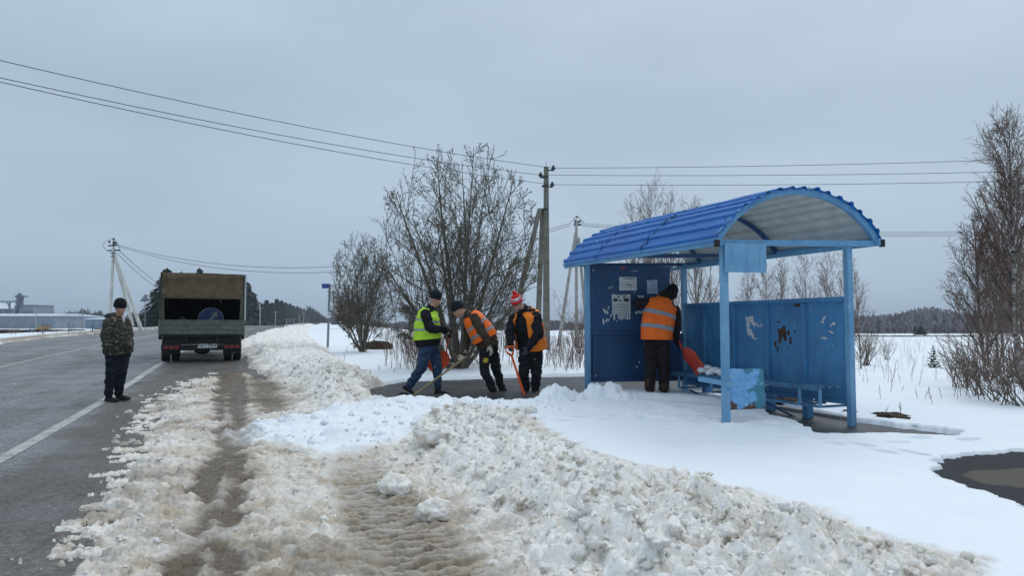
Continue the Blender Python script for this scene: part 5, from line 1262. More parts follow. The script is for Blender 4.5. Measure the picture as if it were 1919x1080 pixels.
# ---- spruces
M_SPR = None
t = NT('spruce_needles'); nn = t.noise(1.2, 4, .7); M_SPR = t.set(t.ramp(nn, [(.3, (.005, .012, .009)), (.7, (.017, .032, .021))]), .8)
def spruce_mesh(seed, H=10., Wd=2.6, nlev=30, droop=.35, dens=1.):
    g = np.random.default_rng(seed); qs = []
    for i in range(nlev):
        f = i / (nlev - 1); z = H * (.03 + .95 * f); rl = Wd * (1 - f) ** .85 * g.uniform(.85, 1.12) + .12
        nb = max(5, int((11 - 5 * f) * dens)); a0 = g.random() * 6.28
        for b in range(nb):
            a = a0 + b * 6.283 / nb + g.normal(0, .15); L = rl * g.uniform(.7, 1.15); dv = A(math.cos(a), math.sin(a), 0); sd = A(-math.sin(a), math.cos(a), 0)
            ns = max(3, int(L / .20))
            for s_ in range(ns):
                u = (s_ + g.random()) / ns; c = A(0, 0, z) + dv * L * u + A(0, 0, -droop * L * u * u + .1 * u * u * L * 1.2)
                w_ = (.42 * (1 - u) + .34) * (.7 + .3 * L / Wd); 
                for kk in range(2):
                    sgn_ = 1 if kk else -1; t1 = c + sd * sgn_ * w_ * g.uniform(.7, 1.2) + dv * g.uniform(.05, .3) + A(0, 0, g.uniform(-.28, -.02))
                    e = dv * .20 + A(0, 0, g.uniform(-.26, -.04))
                    qs.append([c - e, t1 - e * .3, t1 + e * .4 + A(0, 0, -.05), c + e])
            tip = A(0, 0, z) + dv * L + A(0, 0, -droop * L + .12 * L)
            qs.append([tip - dv * .3 - sd * .1, tip - dv * .3 + sd * .1, tip + dv * .12 + sd * .02, tip + dv * .12 - sd * .02])
    for k_ in range(6):
        a = k_ * 1.05; dv = A(math.cos(a), math.sin(a), 0); qs.append([A(0, 0, H * .9) + dv * .14, A(0, 0, H * .9) - dv * .14, A(0, 0, H * 1.03) - dv * .01, A(0, 0, H * 1.03) + dv * .01])
    V = np.array(qs).reshape(-1, 3); return np_mesh('foliage', V, [np.arange(len(V)).reshape(-1, 4)])
sprs = []
for i_, (Wd, dr_) in enumerate([(3.6, .45), (4.4, .5), (3.2, .35), (3.8, .4)]):
    r_ = bpy.data.objects.new('spruce_tree', None); ORG[r_] = Vector((0, 0, 0)); r_['category'] = 'tree'
    COL.objects.link(r_); f_ = mesh_obj('foliage', spruce_mesh(i_ + 1, Wd=Wd, droop=dr_), M_SPR, r_)
    mb_ = MB().tube([(0, 0, -.5), (0, 0, 5), (0, 0, 9.6)], [.17, .1, .02], 8); ORG[r_] = Vector((0, 0, 0)); mb_.build('trunk', M_BARK, r_)
    sprs.append(r_)
sl_ = [(298, 545, 10, 1.25, 'low spruce at the left foot of the spruce group'), (312, 500, 10, 1.3, 'big dark spruce with spreading branches just left of the truck'), (339, 507, 13, 1., 'spruce whose tip shows just above the truck cover, left of its middle'), (373, 500, 12, .9, 'spruce whose bushy tip shows highest above the truck cover'), (352, 520, 16, 1., 'spruce hidden behind the truck cover, left half'), (395, 520, 12, 1., 'spruce hidden behind the truck cover, middle'), (415, 522, 14, 1., 'spruce hidden behind the truck cover, right half'), (436, 524, 10, 1., 'spruce hidden behind the right edge of the truck'), (450, 536, 16, 1., 'spruce partly hidden by the right canvas edge'), (463, 527, 11, 1.15, 'tall dark spruce just right of the truck'), (476, 548, 13, 1., 'lower spruce on the slope of the first group right of the truck'),
       (492, 568, 11, 1., 'first small spruce of the long row, next to the pole'), (500, 561, 12, 1., 'second spruce of the long row right of the truck'), (510, 566, 11, 1., 'third spruce of the long row right of the truck'), (519, 559, 13, 1., 'fourth spruce of the long row, one of its highest'), (528, 562, 12, 1., 'fifth spruce of the long row, beside the highest'), (536, 566, 12, 1., 'sixth spruce of the long row along the road'), (544, 568, 13, 1., 'seventh spruce of the long row along the road'), (551, 572, 12, 1., 'eighth spruce of the long row along the road'), (558, 573, 12, 1., 'ninth spruce of the long row along the road'), (564, 576, 13, 1., 'tenth spruce of the long row along the road'), (570, 578, 12, 1., 'eleventh spruce of the long row, near the road crest'), (576, 581, 12, 1., 'twelfth spruce of the long row, near the road crest'), (581, 586, 12, 1., 'last and smallest spruce of the long row')]
used_ = set()
for i_, (px, tp_, d_, wk_, lab) in enumerate(sl_):
    k_ = (960 - px) / F_PX; Y = (15.2 + d_) / (k_ - .262) if k_ > .275 else 700.; Y = min(Y, 620.)
    x = -k_ * Y; z0 = float(base(x, Y)); H = W(px, tp_, Y).z - z0; s_ = H / 10.2; wk_ *= 1.0 if Y < 140 else 1.15 if Y < 260 else 1.5
    pr = sprs[i_ % 4]; sc_3 = (s_ * wk_, s_ * wk_, s_)
    if pr not in used_: used_.add(pr); o = pr; o.location = (x, Y, z0 - .1); o.rotation_euler = (0, 0, i_ * 1.3); o.scale = sc_3
    else: o = dup(pr, (x, Y, z0 - .1), i_ * 1.3, sc_3)
    tag(o, lab, 'tree', 'spruces along the road')
# sapling
g = G(1750, 692); sp_ = thing('spruce_sapling', 'tiny green spruce sapling in the snow right of the shelter', 'tree', (g.x, g.y, gz(g.x, g.y) - .02))
mesh_obj('foliage', spruce_mesh(9, H=10, Wd=3.4, nlev=9, droop=-.25, dens=.6), plain('young_spruce_green', (.02, .055, .035), .8, var=.4), sp_); ORG[sp_] = Vector((0, 0, 0)); MB().tube([(0, 0, -.5), (0, 0, 9.5)], [.25, .08], 6).build('trunk', M_BARK, sp_); sp_.scale = (.115, .115, .11)
g = G(1724, 627.8); x = FX(1724, 190.); o = dup(sprs[1], (x, 190., float(base(x, 190.))), 1., (.5, .5, .26), 'dark conifer standing alone before the right-hand forest', 'x'); del o['group']
# ---- far forests (one mass each)
def forest(name, label, x0, x1, Y, hfun, n, seed, col, conif=.2, dep=40.):
    g = np.random.default_rng(seed); qs = []
    for i in range(n):
        px = g.uniform(x0, x1); Yi = Y + g.uniform(0, dep); x = FX(px, Yi); z0 = float(base(x, Yi)) - .5; H = hfun(px) / F_PX * Y * g.uniform(.72, 1.06) + .5
        if g.random() < conif:
            for k_ in range(16):
                f = k_ / 16; w_ = H * .17 * (1 - f) * g.uniform(.7, 1.2); z = z0 + H * f * 1.05
                qs.append([(x - w_, Yi + g.uniform(-1, 1), z), (x + w_, Yi + g.uniform(-1, 1), z), (x + w_ * .2, Yi, z + H * .12), (x - w_ * .2, Yi, z + H * .12)])
        else:
            qs.append([(x - .09, Yi, z0), (x + .09, Yi, z0), (x + .05, Yi, z0 + H * .8), (x - .05, Yi, z0 + H * .8)])
            for k_ in range(26):
                a = g.normal(0, .42); b0 = z0 + H * g.uniform(.15, .75); l = H * g.uniform(.14, .34); tx = x + math.sin(a) * l; tz = min(b0 + math.cos(a) * l, z0 + H); ty = Yi + g.normal(0, H * .12); w_ = g.uniform(.04, .13)
                qs.append([(x - w_, Yi, b0), (x + w_, Yi, b0), (tx + w_ * .5, ty, tz), (tx - w_ * .5, ty, tz)])
                if k_ % 3 == 0: c = A(tx, ty, tz); e = A(g.uniform(.2, .5), g.uniform(-.3, .3), g.uniform(-.2, .2)); f_ = A(g.uniform(-.2, .2), 0, g.uniform(.3, .7)); qs.append([c - e, c - f_, c + e, c + f_])
    V = np.array([[tuple(p) for p in q] for q in qs], float).reshape(-1, 3)
    o = mesh_obj(name, np_mesh(name, V, [np.arange(len(V)).reshape(-1, 4)]), plain(name + '_mat', col, .9, var=.35, scale=.15)); o['kind'] = 'stuff'; o['label'] = label; o['category'] = 'forest'
forest('far_forest', 'distant bare forest closing the snowy field on the right', 1560, 1990, 230, lambda p: 33 + 16 * math.exp(-((p - 1740) / 55) ** 2) + 14 * math.exp(-((p - 1900) / 60) ** 2), 1500, 1, (.21, .195, .22), .12)  # pale purple-grey: haze is painted into the tree colour
forest('far_forest', 'distant dark mixed forest behind the farm on the left', -40, 300, 430, lambda p: 24 + 6 * math.sin(p * .05) + 3 * math.sin(p * .21), 900, 2, (.035, .042, .045), .5, 60)
forest('far_forest', 'thin distant forest line behind the bare trees in the middle', 620, 1120, 320, lambda p: 17 + 3 * math.sin(p * .05), 800, 3, (.12, .115, .13), .3, 50)
forest('far_forest', 'grey far wood beyond the road crest', 578, 614, 520, lambda p: max(5, 34 - (p - 580) * .75), 160, 4, (.05, .052, .055), .35, 60)
forest('far_forest', 'distant forest seen under the shelter roof', 1100, 1570, 300, lambda p: 24, 700, 6, (.13, .12, .135), .2, 50)
# ------------------------------------------------------------------ people
def remeshed(mb, name, vox, mat, parent, smooth=2, wrinkle=0., wf=9., seed=0., ws=(1, 1, 1), fn=None):
    me = bpy.data.meshes.new('tmp'); me.from_pydata(mb.v, [], mb.f); me.update()
    o = bpy.data.objects.new('tmp', me); COL.objects.link(o)
    r = o.modifiers.new('r', 'REMESH'); r.mode = 'VOXEL'; r.voxel_size = vox
    if smooth: s_ = o.modifiers.new('s', 'SMOOTH'); s_.iterations = smooth; s_.factor = .5
    dg = bpy.context.evaluated_depsgraph_get(); m2 = bpy.data.meshes.new_from_object(o.evaluated_get(dg))
    bpy.data.objects.remove(o); bpy.data.meshes.remove(me)
    if wrinkle:
        n = len(m2.vertices); co = np.empty(n * 3, np.float32); nr = np.empty(n * 3, np.float32)
        m2.vertices.foreach_get('co', co); m2.vertices.foreach_get('normal', nr); co = co.reshape(-1, 3); nr = nr.reshape(-1, 3)
        for i in range(n):
            p = Vector(co[i]); q = Vector((p.x * ws[0], p.y * ws[1], p.z * ws[2])) * wf + Vector((seed, seed * 2, 0))
            h_ = mnoise.noise(q) + .5 * mnoise.noise(q * 2.1); co[i] += nr[i] * wrinkle * (h_ - .5 * abs(mnoise.noise(q * 1.3)))
        m2.vertices.foreach_set('co', co.ravel())
    m2.transform(Matrix.Translation(-ORG.get(parent, Vector((0, 0, 0))))); m2.name = name; m2.update()
    return mesh_obj(name, m2, mat, parent, True)
def limb(m, pts, rad, n=14):
    for i in range(len(pts) - 1):
        a, b = Vector(pts[i]), Vector(pts[i + 1]); k = 5
        m.tube([a.lerp(b, j / k) for j in range(k + 1)], [rad[i] + (rad[i + 1] - rad[i]) * j / k for j in range(k + 1)], n)
    for p, r in zip(pts, rad): m.ell(p, (r, r, r), n=12, m=8)
    return m
def frames(sp, lat):
    out = []
    for i, p in enumerate(sp):
        d = (Vector(sp[min(i + 1, len(sp) - 1)]) - Vector(sp[max(i - 1, 0)])).normalized(); l = Vector(lat); l = (l - d * l.dot(d)).normalized(); out.append((Vector(p), l, l.cross(d).normalized()))
    return out     # position, to his right, l x d = back-to-front or reverse (sign handled by caller)
def ring(fr, hl, hd, infl=0., n=24, pw=2.4):
    p, l, e = fr; R_ = []
    for k in range(n):
        a = 2 * math.pi * k / n; c, s_ = math.cos(a), math.sin(a); f = (abs(c) ** pw + abs(s_) ** pw) ** (-1 / pw)
        R_.append(p + l * ((hl + infl) * c * f) + e * ((hd + infl) * s_ * f))
    return R_
def dense(sp, dims, k=5):
    S_ = []; D_2 = []
    for i in range(len(sp) - 1):
        for j in range(k):
            u = j / k; S_.append(Vector(sp[i]).lerp(Vector(sp[i + 1]), u)); D_2.append(tuple(dims[i][q] * (1 - u) + dims[i + 1][q] * u for q in range(2)))
    S_.append(Vector(sp[-1])); D_2.append(dims[-1]); return S_, D_2
def torso(m, sp, dims, lat, infl=0.):
    S_, D2 = dense(sp, dims); fr = frames(S_, lat); m.loft([ring(f, *d, infl) for f, d in zip(fr, D2)])
def hand(m, w, d, nrm, side, curl=.9, s=1., spread=.08, r=.0098):
    """palm plus four jointed fingers and a thumb from the side of the palm"""
    d = Vector(d).normalized(); nrm = Vector(nrm); nrm = (nrm - d * nrm.dot(d)).normalized(); sd = Vector(side); sd = (sd - d * sd.dot(d) - nrm * sd.dot(nrm)).normalized(); w = Vector(w)
    m.loft([[w + d * t_ * s + sd * (x * hw_ * s) + nrm * (y * th * s) for x, y in ((-1, -.6), (-.6, -1), (.6, -1), (1, -.6), (1, .6), (.6, 1), (-.6, 1), (-1, .6))] for t_, hw_, th in ((-.01, .026, .021), (.03, .036, .019), (.07, .044, .016), (.098, .042, .012))])
    for i, (off, L) in enumerate(((.031, .072), (.0105, .082), (-.0105, .076), (-.031, .060))):
        p = w + d * (.088 * s) + sd * (off * s); dd = (d + sd * (off * spread * 30)).normalized(); pts = [p - d * .02 * s, p]; rr_ = [r * s * 1.1, r * s * 1.08]
        for k in range(3):
            ang = curl * (.55 + .35 * k) * (1 + .08 * i); ax = sd
            dd = (Matrix.Rotation(ang, 3, sd.cross(d).dot(nrm) > 0 and -sd or sd) @ dd) if False else (dd * math.cos(ang * .75) + nrm * math.sin(ang * .75)).normalized() if k == 0 else rotcurl(dd, nrm, d, ang * .75)
            p = p + dd * L * s * (.45, .32, .25)[k]; pts.append(p); rr_.append(r * s * (1.0, .92, .80)[k])
        limb(m, pts, rr_, 8)
    p = w + d * .025 * s + sd * .030 * s; q = p + (sd * .75 + d * .6 + nrm * .25).normalized() * .045 * s; q2 = q + (d * .9 + sd * .15 + nrm * .55).normalized() * .034 * s
    limb(m, [p, q, q2], [.014 * s, .0115 * s, .0095 * s], 8)
def rotcurl(dd, nrm, d, ang):
    ax = d.cross(nrm).normalized(); return Matrix.Rotation(ang, 3, ax) @ dd
def head(m, c, F, U, s=1.):
    F = Vector(F).normalized(); U = Vector(U); U = (U - F * U.dot(F)).normalized(); Rt = F.cross(U); ax = (Rt, F, U); c = Vector(c)
    def q(r, f, u): return c + Rt * r * s + F * f * s + U * u * s
    m.ell(q(0, -.012, .03), (.074 * s, .093 * s, .088 * s), ax, 18, 12)
    m.ell(q(0, .028, -.035), (.060 * s, .062 * s, .078 * s), ax, 16, 10)
    m.ell(q(0, .050, -.088), (.034 * s, .032 * s, .026 * s), ax, 12, 8)
    m.loft([[q(x, f, u) for x in (-1 * w_, w_)] + [q(0, f + b, u)] for w_, f, b, u in ((.010, .078, .012, .018), (.013, .080, .026, -.010), (.019, .078, .034, -.030), (.010, .078, .012, -.042))])
    m.ell(q(0, .078, .028), (.052 * s, .014 * s, .010 * s), ax, 12, 7)
    m.ell(q(0, .084, -.058), (.024 * s, .010 * s, .007 * s), ax, 10, 6); m.ell(q(0, .082, -.070), (.021 * s, .010 * s, .006 * s), ax, 10, 6)
    for e in (-1, 1):
        m.ell(q(e * .044, .056, -.028), (.024 * s, .022 * s, .022 * s), ax, 10, 7)
        m.ell(q(e * .077, -.008, -.012), (.009 * s, .019 * s, .030 * s), ax, 10, 7)
    return q, ax
def cap_hat(m, q, ax, s, tilt=0., big=1., z0=.045, top=.155):
    rings = []
    for z, r in ((z0 - .015, 1.0), (z0, 1.04), (z0 + .045, 1.06), (z0 + .085, 1.0), (top - .035, .82), (top - .012, .55), (top, .15)):
        c = q(0, -.012 - tilt * z, z); rings.append([c + ax[0] * (.087 * s * r * big * math.cos(a)) + ax[1] * (.106 * s * r * big * math.sin(a)) for a in np.linspace(0, 2 * math.pi, 26)[:-1]])
    m.loft(rings)
def cl(name, c, **k): return plain(name, c, k.pop('rough', .9), var=k.pop('var', .3), scale=k.pop('scale', 10), bs=k.pop('bs', .4), bd=.004, bscale=k.pop('bscale', 80), spec=.2)
M_SKIN = cl('skin', (.46, .24, .175), rough=.55, var=.15); M_BLK = cl('black_cloth', (.011, .012, .015)); M_BLK2 = cl('charcoal_cloth', (.016, .017, .022)); M_NAVYC = cl('navy_cloth', (.011, .015, .026))
M_JEAN = cl('blue_denim', (.028, .055, .105), var=.35); M_YV = cl('hi_vis_yellow', (.42, .68, .045), rough=.6, var=.12); M_OV = cl('hi_vis_orange', (.86, .155, .018), rough=.6, var=.12)
M_OV2 = cl('hi_vis_amber_orange', (.88, .22, .020), rough=.6, var=.12); M_REF = cl('reflective_tape', (.27, .30, .34), rough=.4, var=.15); M_BRJ = cl('brown_jacket_cloth', (.052, .040, .028)); M_BOOT = cl('boot_leather', (.012, .011, .011), rough=.6); M_FELT = cl('brown_boot_felt', (.055, .035, .022)); M_FELT2 = cl('dark_work_trousers', (.018, .015, .014))
M_GLW = cl('pale_work_glove', (.46, .44, .34)); M_GLG = cl('grey_glove', (.060, .078, .095)); M_HATK = cl('knitted_black_wool', (.010, .012, .018), bscale=140)
M_REDW = cl('red_wool', (.62, .03, .035), rough=.9); M_WHW = cl('white_wool', (.62, .60, .62), rough=.9); M_EYE = cl('dark_eye', (.012, .01, .01), rough=.3)
t = NT('camouflage_cloth'); co = t.co(); n1_ = t.noise(11, 3, .7, t.mapv((1, 1, 2.2), vec=co)); n2_ = t.noise(19, 3, .7, t.mapv((1, 1, 1.8), (0, 0, 1.), co))
cc = t.ramp(n1_, [(.44, (.008, .009, .010)), (.47, (.030, .028, .020)), (.56, (.030, .028, .020)), (.58, (.012, .012, .013))])
M_CAMO = t.set(t.mix(t.ramp(n2_, [(.57, 0.), (.61, 1.)]), cc, (.20, .175, .135)), .9, bump=t.noise(60, 2), bs=.3, bd=.004)
M_ORP = plain('orange_plastic', (.78, .10, .015), .4, var=.12); M_ORP2 = plain('red_orange_plastic', (.55, .05, .02), .4, var=.15); M_WOODH = plain('wooden_handle', (.33, .24, .13), .7, var=.2, scale=12); M_DKM = M_DK
def person(label, J, spec):
    """J(px,py,dy) gives world joints; spec holds the pose"""
    sp = spec; g0 = sp['feet']; g0 = Vector((g0[0], g0[1], g0[2])); th = thing('person', label, 'person', g0)
    lat = Vector(sp['lat']).normalized(); spn = [J(*p) for p in sp['spine']]; dims = sp['dims']; hs = sp.get('hs', 1.)
    # clothes
    m = MB(); torso(m, spn, dims, lat)
    for arm in sp['arms']: limb(m, [J(*p) for p in arm['j']], arm.get('r', (.088, .072, .052)))
    col_ = J(*sp['neck']); m.tube([spn[-1], spn[-1].lerp(col_, .95)], [.088, .080], 14)
    for ex in sp.get('extra', []): m.ell(J(*ex[0]), ex[1])
    remeshed(m, 'jacket', .013, sp['jacket'], th, wrinkle=.020, wf=8, seed=sp.get('seed', 1), ws=(1, 1, 1.9))
    m = MB(); hipc = J(*sp['spine'][0])
    torso(m, [hipc - (spn[1] - spn[0]).normalized() * .06, hipc, hipc + (spn[1] - spn[0]).normalized() * .10], [(dims[0][0] * .80, dims[0][1] * .80), (dims[0][0] * .86, dims[0][1] * .86), (dims[0][0] * .8, dims[0][1] * .8)], lat)
    for leg in sp['legs']:
        pj = [J(*p) for p in leg['j']]; limb(m, pj, leg.get('r', (.108, .082, .062)))
    remeshed(m, 'trousers', .013, sp['trousers'], th, wrinkle=.022, wf=9, seed=sp.get('seed', 1) + 3, ws=(1, 1, 1.7))
    for leg in sp['legs']:
        a = J(*leg['j'][-1]); toe = J(*leg['toe']); heel = J(*leg['heel']); m = MB(); up = Vector((0, 0, 1)); ax_ = (toe - heel); Lf = ax_.length; ax_.normalize()
        sdv = ax_.cross(a - heel).normalized() if (a - heel).length > .02 else ax_.cross(up).normalized(); upv = sdv.cross(ax_).normalized()
        if upv.dot(a - heel) < 0: upv = -upv
        rings = []
        for u, w_, h_ in ((0, .030, .055), (.08, .040, .085), (.3, .043, .10), (.5, .046, .075), (.75, .050, .055), (.93, .040, .045), (1, .020, .03)):
            c_ = heel + ax_ * (Lf * u); rings.append([c_ + sdv * (x * w_ * 1.1) + upv * (y * h_) for x, y in ((-1, 0), (-1.05, .35), (-.75, .85), (0, 1.05), (.75, .85), (1.05, .35), (1, 0), (.6, -.02), (-.6, -.02))])
        m.loft(rings); limb(m, [a + (J(*leg['j'][1]) - a).normalized() * .13, a, heel + ax_ * (Lf * .25) + upv * .04], [leg.get('br', .058), leg.get('br', .058), .048])
        remeshed(m, 'boot', .010, sp['boots'], th)
    for arm in sp['arms']:
        if arm.get('hand') is None: continue
        w_ = J(*arm['j'][-1]); d_, n_, s_, cu = arm['hand']; m = MB(); hand(m, w_, d_, n_, s_, cu, s=1.08, r=.0115); dn = Vector(d_).normalized()
        limb(m, [w_ - dn * .05, w_ + dn * .02], [.040, .034], 12)
        remeshed(m, 'glove', .0065, arm['gmat'], th, smooth=1)
    # one continuous body inside the clothes
    m = MB(); hc = J(*sp['head']); q, ax = head(m, hc, sp['face'], sp.get('up', (0, 0, 1)), hs)
    nb = J(*sp['neck']); limb(m, [spn[-1], nb, q(0, -.015, -.06)], [.07, .056, .054])
    torso(m, spn, [(a * .78, b * .75) for a, b in dims], lat)
    for arm in sp['arms']:
        pj = [J(*p) for p in arm['j']]; limb(m, pj if arm.get('hand') else [pj[0], pj[1], pj[2].lerp(pj[1], .3)], (.055, .042, .026)); 
        if arm.get('hand'): hand(m, pj[-1], arm['hand'][0], arm['hand'][1], arm['hand'][2], arm['hand'][3], .94, r=.0065)
        else: pass
    for leg in sp['legs']: pj = [J(*p) for p in leg['j']]; limb(m, pj, (.080, .052, .030))
    body = remeshed(m, 'body', .0085, M_SKIN, th, smooth=1)
    m = MB(); [m.ell(q(e * .030, .083, .008), (.013 * hs, .006 * hs, .006 * hs), ax, 8, 5) for e in (-1, 1)]; m.build('eyes', M_EYE, body)
    m = MB(); [m.bar(q(e * .012, .092, .024), q(e * .050, .080, .027), .010, .008) for e in (-1, 1)]; m.build('eyebrows', cl('brow_hair', (.03, .02, .015)), body)
    return th, q, ax, spn, dims, lat
def vest(th, spn, dims, lat, mat, u0, u1, sh=None, front=1, opening=None, bands=(), bh=.05, infl=.028, top=.8, scallop=0.):
    """sleeveless vest around the torso; bands are positions along it"""
    S_, D2 = dense(spn, dims, 8); fr = frames(S_, lat); N = len(S_) - 1; n = 40
    def rg(u, inf):
        x = max(0, min(N - 1e-6, u * N)); i = int(x); f = x - i; a = ring(fr[i], *D2[i], inf, n); b = ring(fr[i + 1], *D2[i + 1], inf, n)
        R_ = [p.lerp(q_, f) for p, q_ in zip(a, b)]; c = fr[i][0].lerp(fr[i + 1][0], f); l = fr[i][1]
        if u > top:       # narrower towards the shoulders: arm holes
            k = 1 - .34 * min(1, (u - top) / (1 - top)) ** .6; R_ = [c + (p - c) - l * ((p - c).dot(l) * (1 - k)) for p in R_]
        out = []
        for j, p in enumerate(R_):
            w_ = .012 * mnoise.noise(p * 9) + .008 * mnoise.noise(p * 21); out.append(p + (p - c).normalized() * w_)
        return out
    keep = lambda k: not (opening and opening[0] <= (k + .5) / n * 360 <= opening[1])
    def sleeve(name, ua, ub, inf, mt, par, nr, thick=.006):
        m = MB(); us = np.linspace(ua, ub, nr); o_ = [rg(u, inf + thick) for u in us]; i_ = [rg(u, inf) for u in us]; vs = [p for r in o_ for p in r] + [p for r in i_ for p in r]; B = nr * n; fs = []
        for r in range(nr - 1):
            for k in range(n):
                if not keep(k): continue
                k2 = (k + 1) % n; fs.append((r * n + k, r * n + k2, (r + 1) * n + k2, (r + 1) * n + k)); fs.append((B + r * n + k, B + (r + 1) * n + k, B + (r + 1) * n + k2, B + r * n + k2))
        for r in (0, nr - 1):
            for k in range(n):
                if keep(k): k2 = (k + 1) % n; fs.append((r * n + k, B + r * n + k, B + r * n + k2, r * n + k2))
        m.add(vs, fs); return m.build(name, mt, par, smooth=True)
    v = sleeve('hi_vis_vest', u0, u1, infl, mat, th, 30)
    for b in bands: sleeve('reflective_band', b, b + bh, infl + .006, M_REF, v, 4, .004)
    return v
def simple_hat(th, q, ax, hs, mat, z0=.045, top=.150, tilt=0.):
    m = MB(); cap_hat(m, q, ax, hs, tilt, 1.02, z0, top); return remeshed(m, 'knitted_hat', .009, mat, th, smooth=2)
# --- man in camouflage on the road
YA = 11.8
def JA(cx, cy, dy=0.): return W(180 + cx / 4.7, 540 + cy / 4.7, YA + dy)
ga = W(220, 750, YA)
rA = {'feet': (ga.x, ga.y, float(road_z(ga.x, ga.y))), 'lat': (-.30, -.95, 0), 'seed': 2,
      'spine': [(195, 575, .02), (192, 500, .0), (188, 400, -.02), (186, 310, -.02), (196, 262, -.02)], 'dims': [(.235, .195), (.245, .21), (.245, .205), (.225, .165), (.15, .11)],
      'neck': (205, 232, -.05), 'head': (213, 176, -.08), 'face': (.88, -.46, -.14), 'hs': 1.02,
      'arms': [{'j': [(112, 305, -.10), (78, 420, -.16), (120, 520, -.24)], 'r': (.090, .080, .066)}, {'j': [(264, 312, .06), (284, 430, .06), (292, 508, -.06)], 'r': (.088, .076, .062)}],
      'legs': [{'j': [(150, 590, -.06), (128, 760, -.08), (112, 935, -.04)], 'heel': (88, 1004, .02), 'toe': (196, 1003, -.14), 'r': (.118, .092, .068)},
               {'j': [(238, 590, .08), (224, 755, .06), (200, 925, .1)], 'heel': (190, 985, .16), 'toe': (300, 986, .02), 'r': (.115, .088, .066)}],
      'extra': [((140, 250, .06), (.13, .09, .05)), ((175, 238, .08), (.10, .07, .05))], 'jacket': M_CAMO, 'trousers': M_NAVYC, 'boots': M_BOOT}
# feet exactly on the asphalt
thA, q, ax, *_ = person('man in camouflage jacket and black hat standing on the road, hands in pockets', JA, rA)
simple_hat(thA, q, ax, 1.02, M_HATK, .018, .172)
MB().prism([(0, 0), (.03, .02), (.05, -.03), (.035, -.10)], JA(226, 252, -.20), (1, 0, 0), (0, 0, 1), (0, .02, 0)).build('white_collar', M_WHW, thA)
# --- three workers
YB = 12.0
def JB(cx, cy, dy=0.): return W(740 + cx / 4.5, 520 + cy / 4.5, YB + dy)
def gfeet(px, py, Y): p = W(px, py, Y); return (p.x, p.y, max(p.z, gz(p.x, p.y)))
rB = {'feet': gfeet(805, 741, YB), 'lat': (.12, -.99, 0), 'seed': 5,
      'spine': [(278, 580, 0), (272, 510, 0), (272, 410, 0), (284, 320, 0), (306, 262, 0)], 'dims': [(.215, .215), (.215, .215), (.215, .195), (.20, .155), (.12, .09)],
      'neck': (322, 238, 0), 'head': (342, 186, 0), 'face': (.93, -.28, -.22),
      'arms': [{'j': [(256, 318, -.20), (300, 436, -.27), (418, 436, -.20)], 'r': (.098, .085, .062), 'hand': ((.95, .25, -.15), (.1, .3, -1), (.3, .9, .4), 1.1), 'gmat': M_BLK2},
               {'j': [(300, 315, .20), (372, 420, .22), (436, 452, .05)], 'r': (.092, .08, .06), 'hand': ((.6, -.5, -.5), (0, -.5, -.8), (.6, .5, .3), 1.1), 'gmat': M_BLK2}],
      'legs': [{'j': [(262, 610, -.09), (222, 770, -.10), (118, 915, -.06)], 'heel': (62, 935, -.06), 'toe': (158, 992, -.06), 'r': (.125, .092, .070)},
               {'j': [(325, 615, .09), (362, 775, .08), (362, 930, .06)], 'heel': (332, 992, .06), 'toe': (464, 990, .02), 'r': (.118, .088, .068)}],
      'jacket': M_BLK, 'trousers': M_JEAN, 'boots': M_BOOT}
thB, q, ax, sp_, dm_, lt_ = person('worker in yellow-green hi-vis vest, blue jeans and black hat, striding right', JB, rB)
simple_hat(thB, q, ax, 1., M_HATK, .022, .172); vest(thB, sp_, dm_, lt_, M_YV, .20, .97, bands=(.40, .60), bh=.045)
rC = {'feet': gfeet(935, 739, YB), 'lat': (0.05, 1, 0), 'seed': 9,
      'spine': [(795, 590, 0), (765, 520, 0), (712, 430, 0), (655, 350, 0), (618, 312, 0)], 'dims': [(.20, .185), (.21, .20), (.215, .19), (.20, .15), (.13, .10)],
      'neck': (588, 300, 0), 'head': (532, 278, -.02), 'face': (-.86, -.18, -.42), 'up': (-.35, 0, .94),
      'arms': [{'j': [(672, 345, -.21), (742, 470, -.27), (795, 575, -.25)], 'r': (.092, .080, .056), 'hand': ((.35, -.1, -.93), (-.6, .4, -.3), (-.6, -.7, 0), .45), 'gmat': M_GLW},
               {'j': [(622, 372, .21), (604, 545, .16), (580, 648, -.02)], 'r': (.085, .075, .054), 'hand': ((-.35, -.25, -.9), (-.3, -.9, .2), (-.8, .2, .3), 1.3), 'gmat': M_GLW}],
      'legs': [{'j': [(768, 620, -.09), (752, 785, -.12), (824, 938, -.08)], 'heel': (868, 1000, -.06), 'toe': (782, 1004, -.12), 'r': (.118, .090, .066)},
               {'j': [(822, 620, .09), (858, 790, .10), (900, 935, .10)], 'heel': (948, 962, .10), 'toe': (868, 992, .08), 'r': (.115, .085, .064)}],
      'jacket': M_BRJ, 'trousers': M_BLK2, 'boots': M_BOOT}
thC, q, ax, sp_, dm_, lt_ = person('worker in orange vest over brown jacket bending low over a wooden-handled shovel', JB, rC)
simple_hat(thC, q, ax, 1.02, M_HATK, .020, .172); vest(thC, sp_, dm_, lt_, M_OV, .24, .95, bands=(.36, .56), bh=.06, infl=.024)
m = MB(); clod_mesh(m, JB(765, 702, -.23), (.05, .012, .045), 3, n=12, k=8); m.build('yellow_patch', cl('yellow_patch_cloth', (.42, .33, .04)), thC)
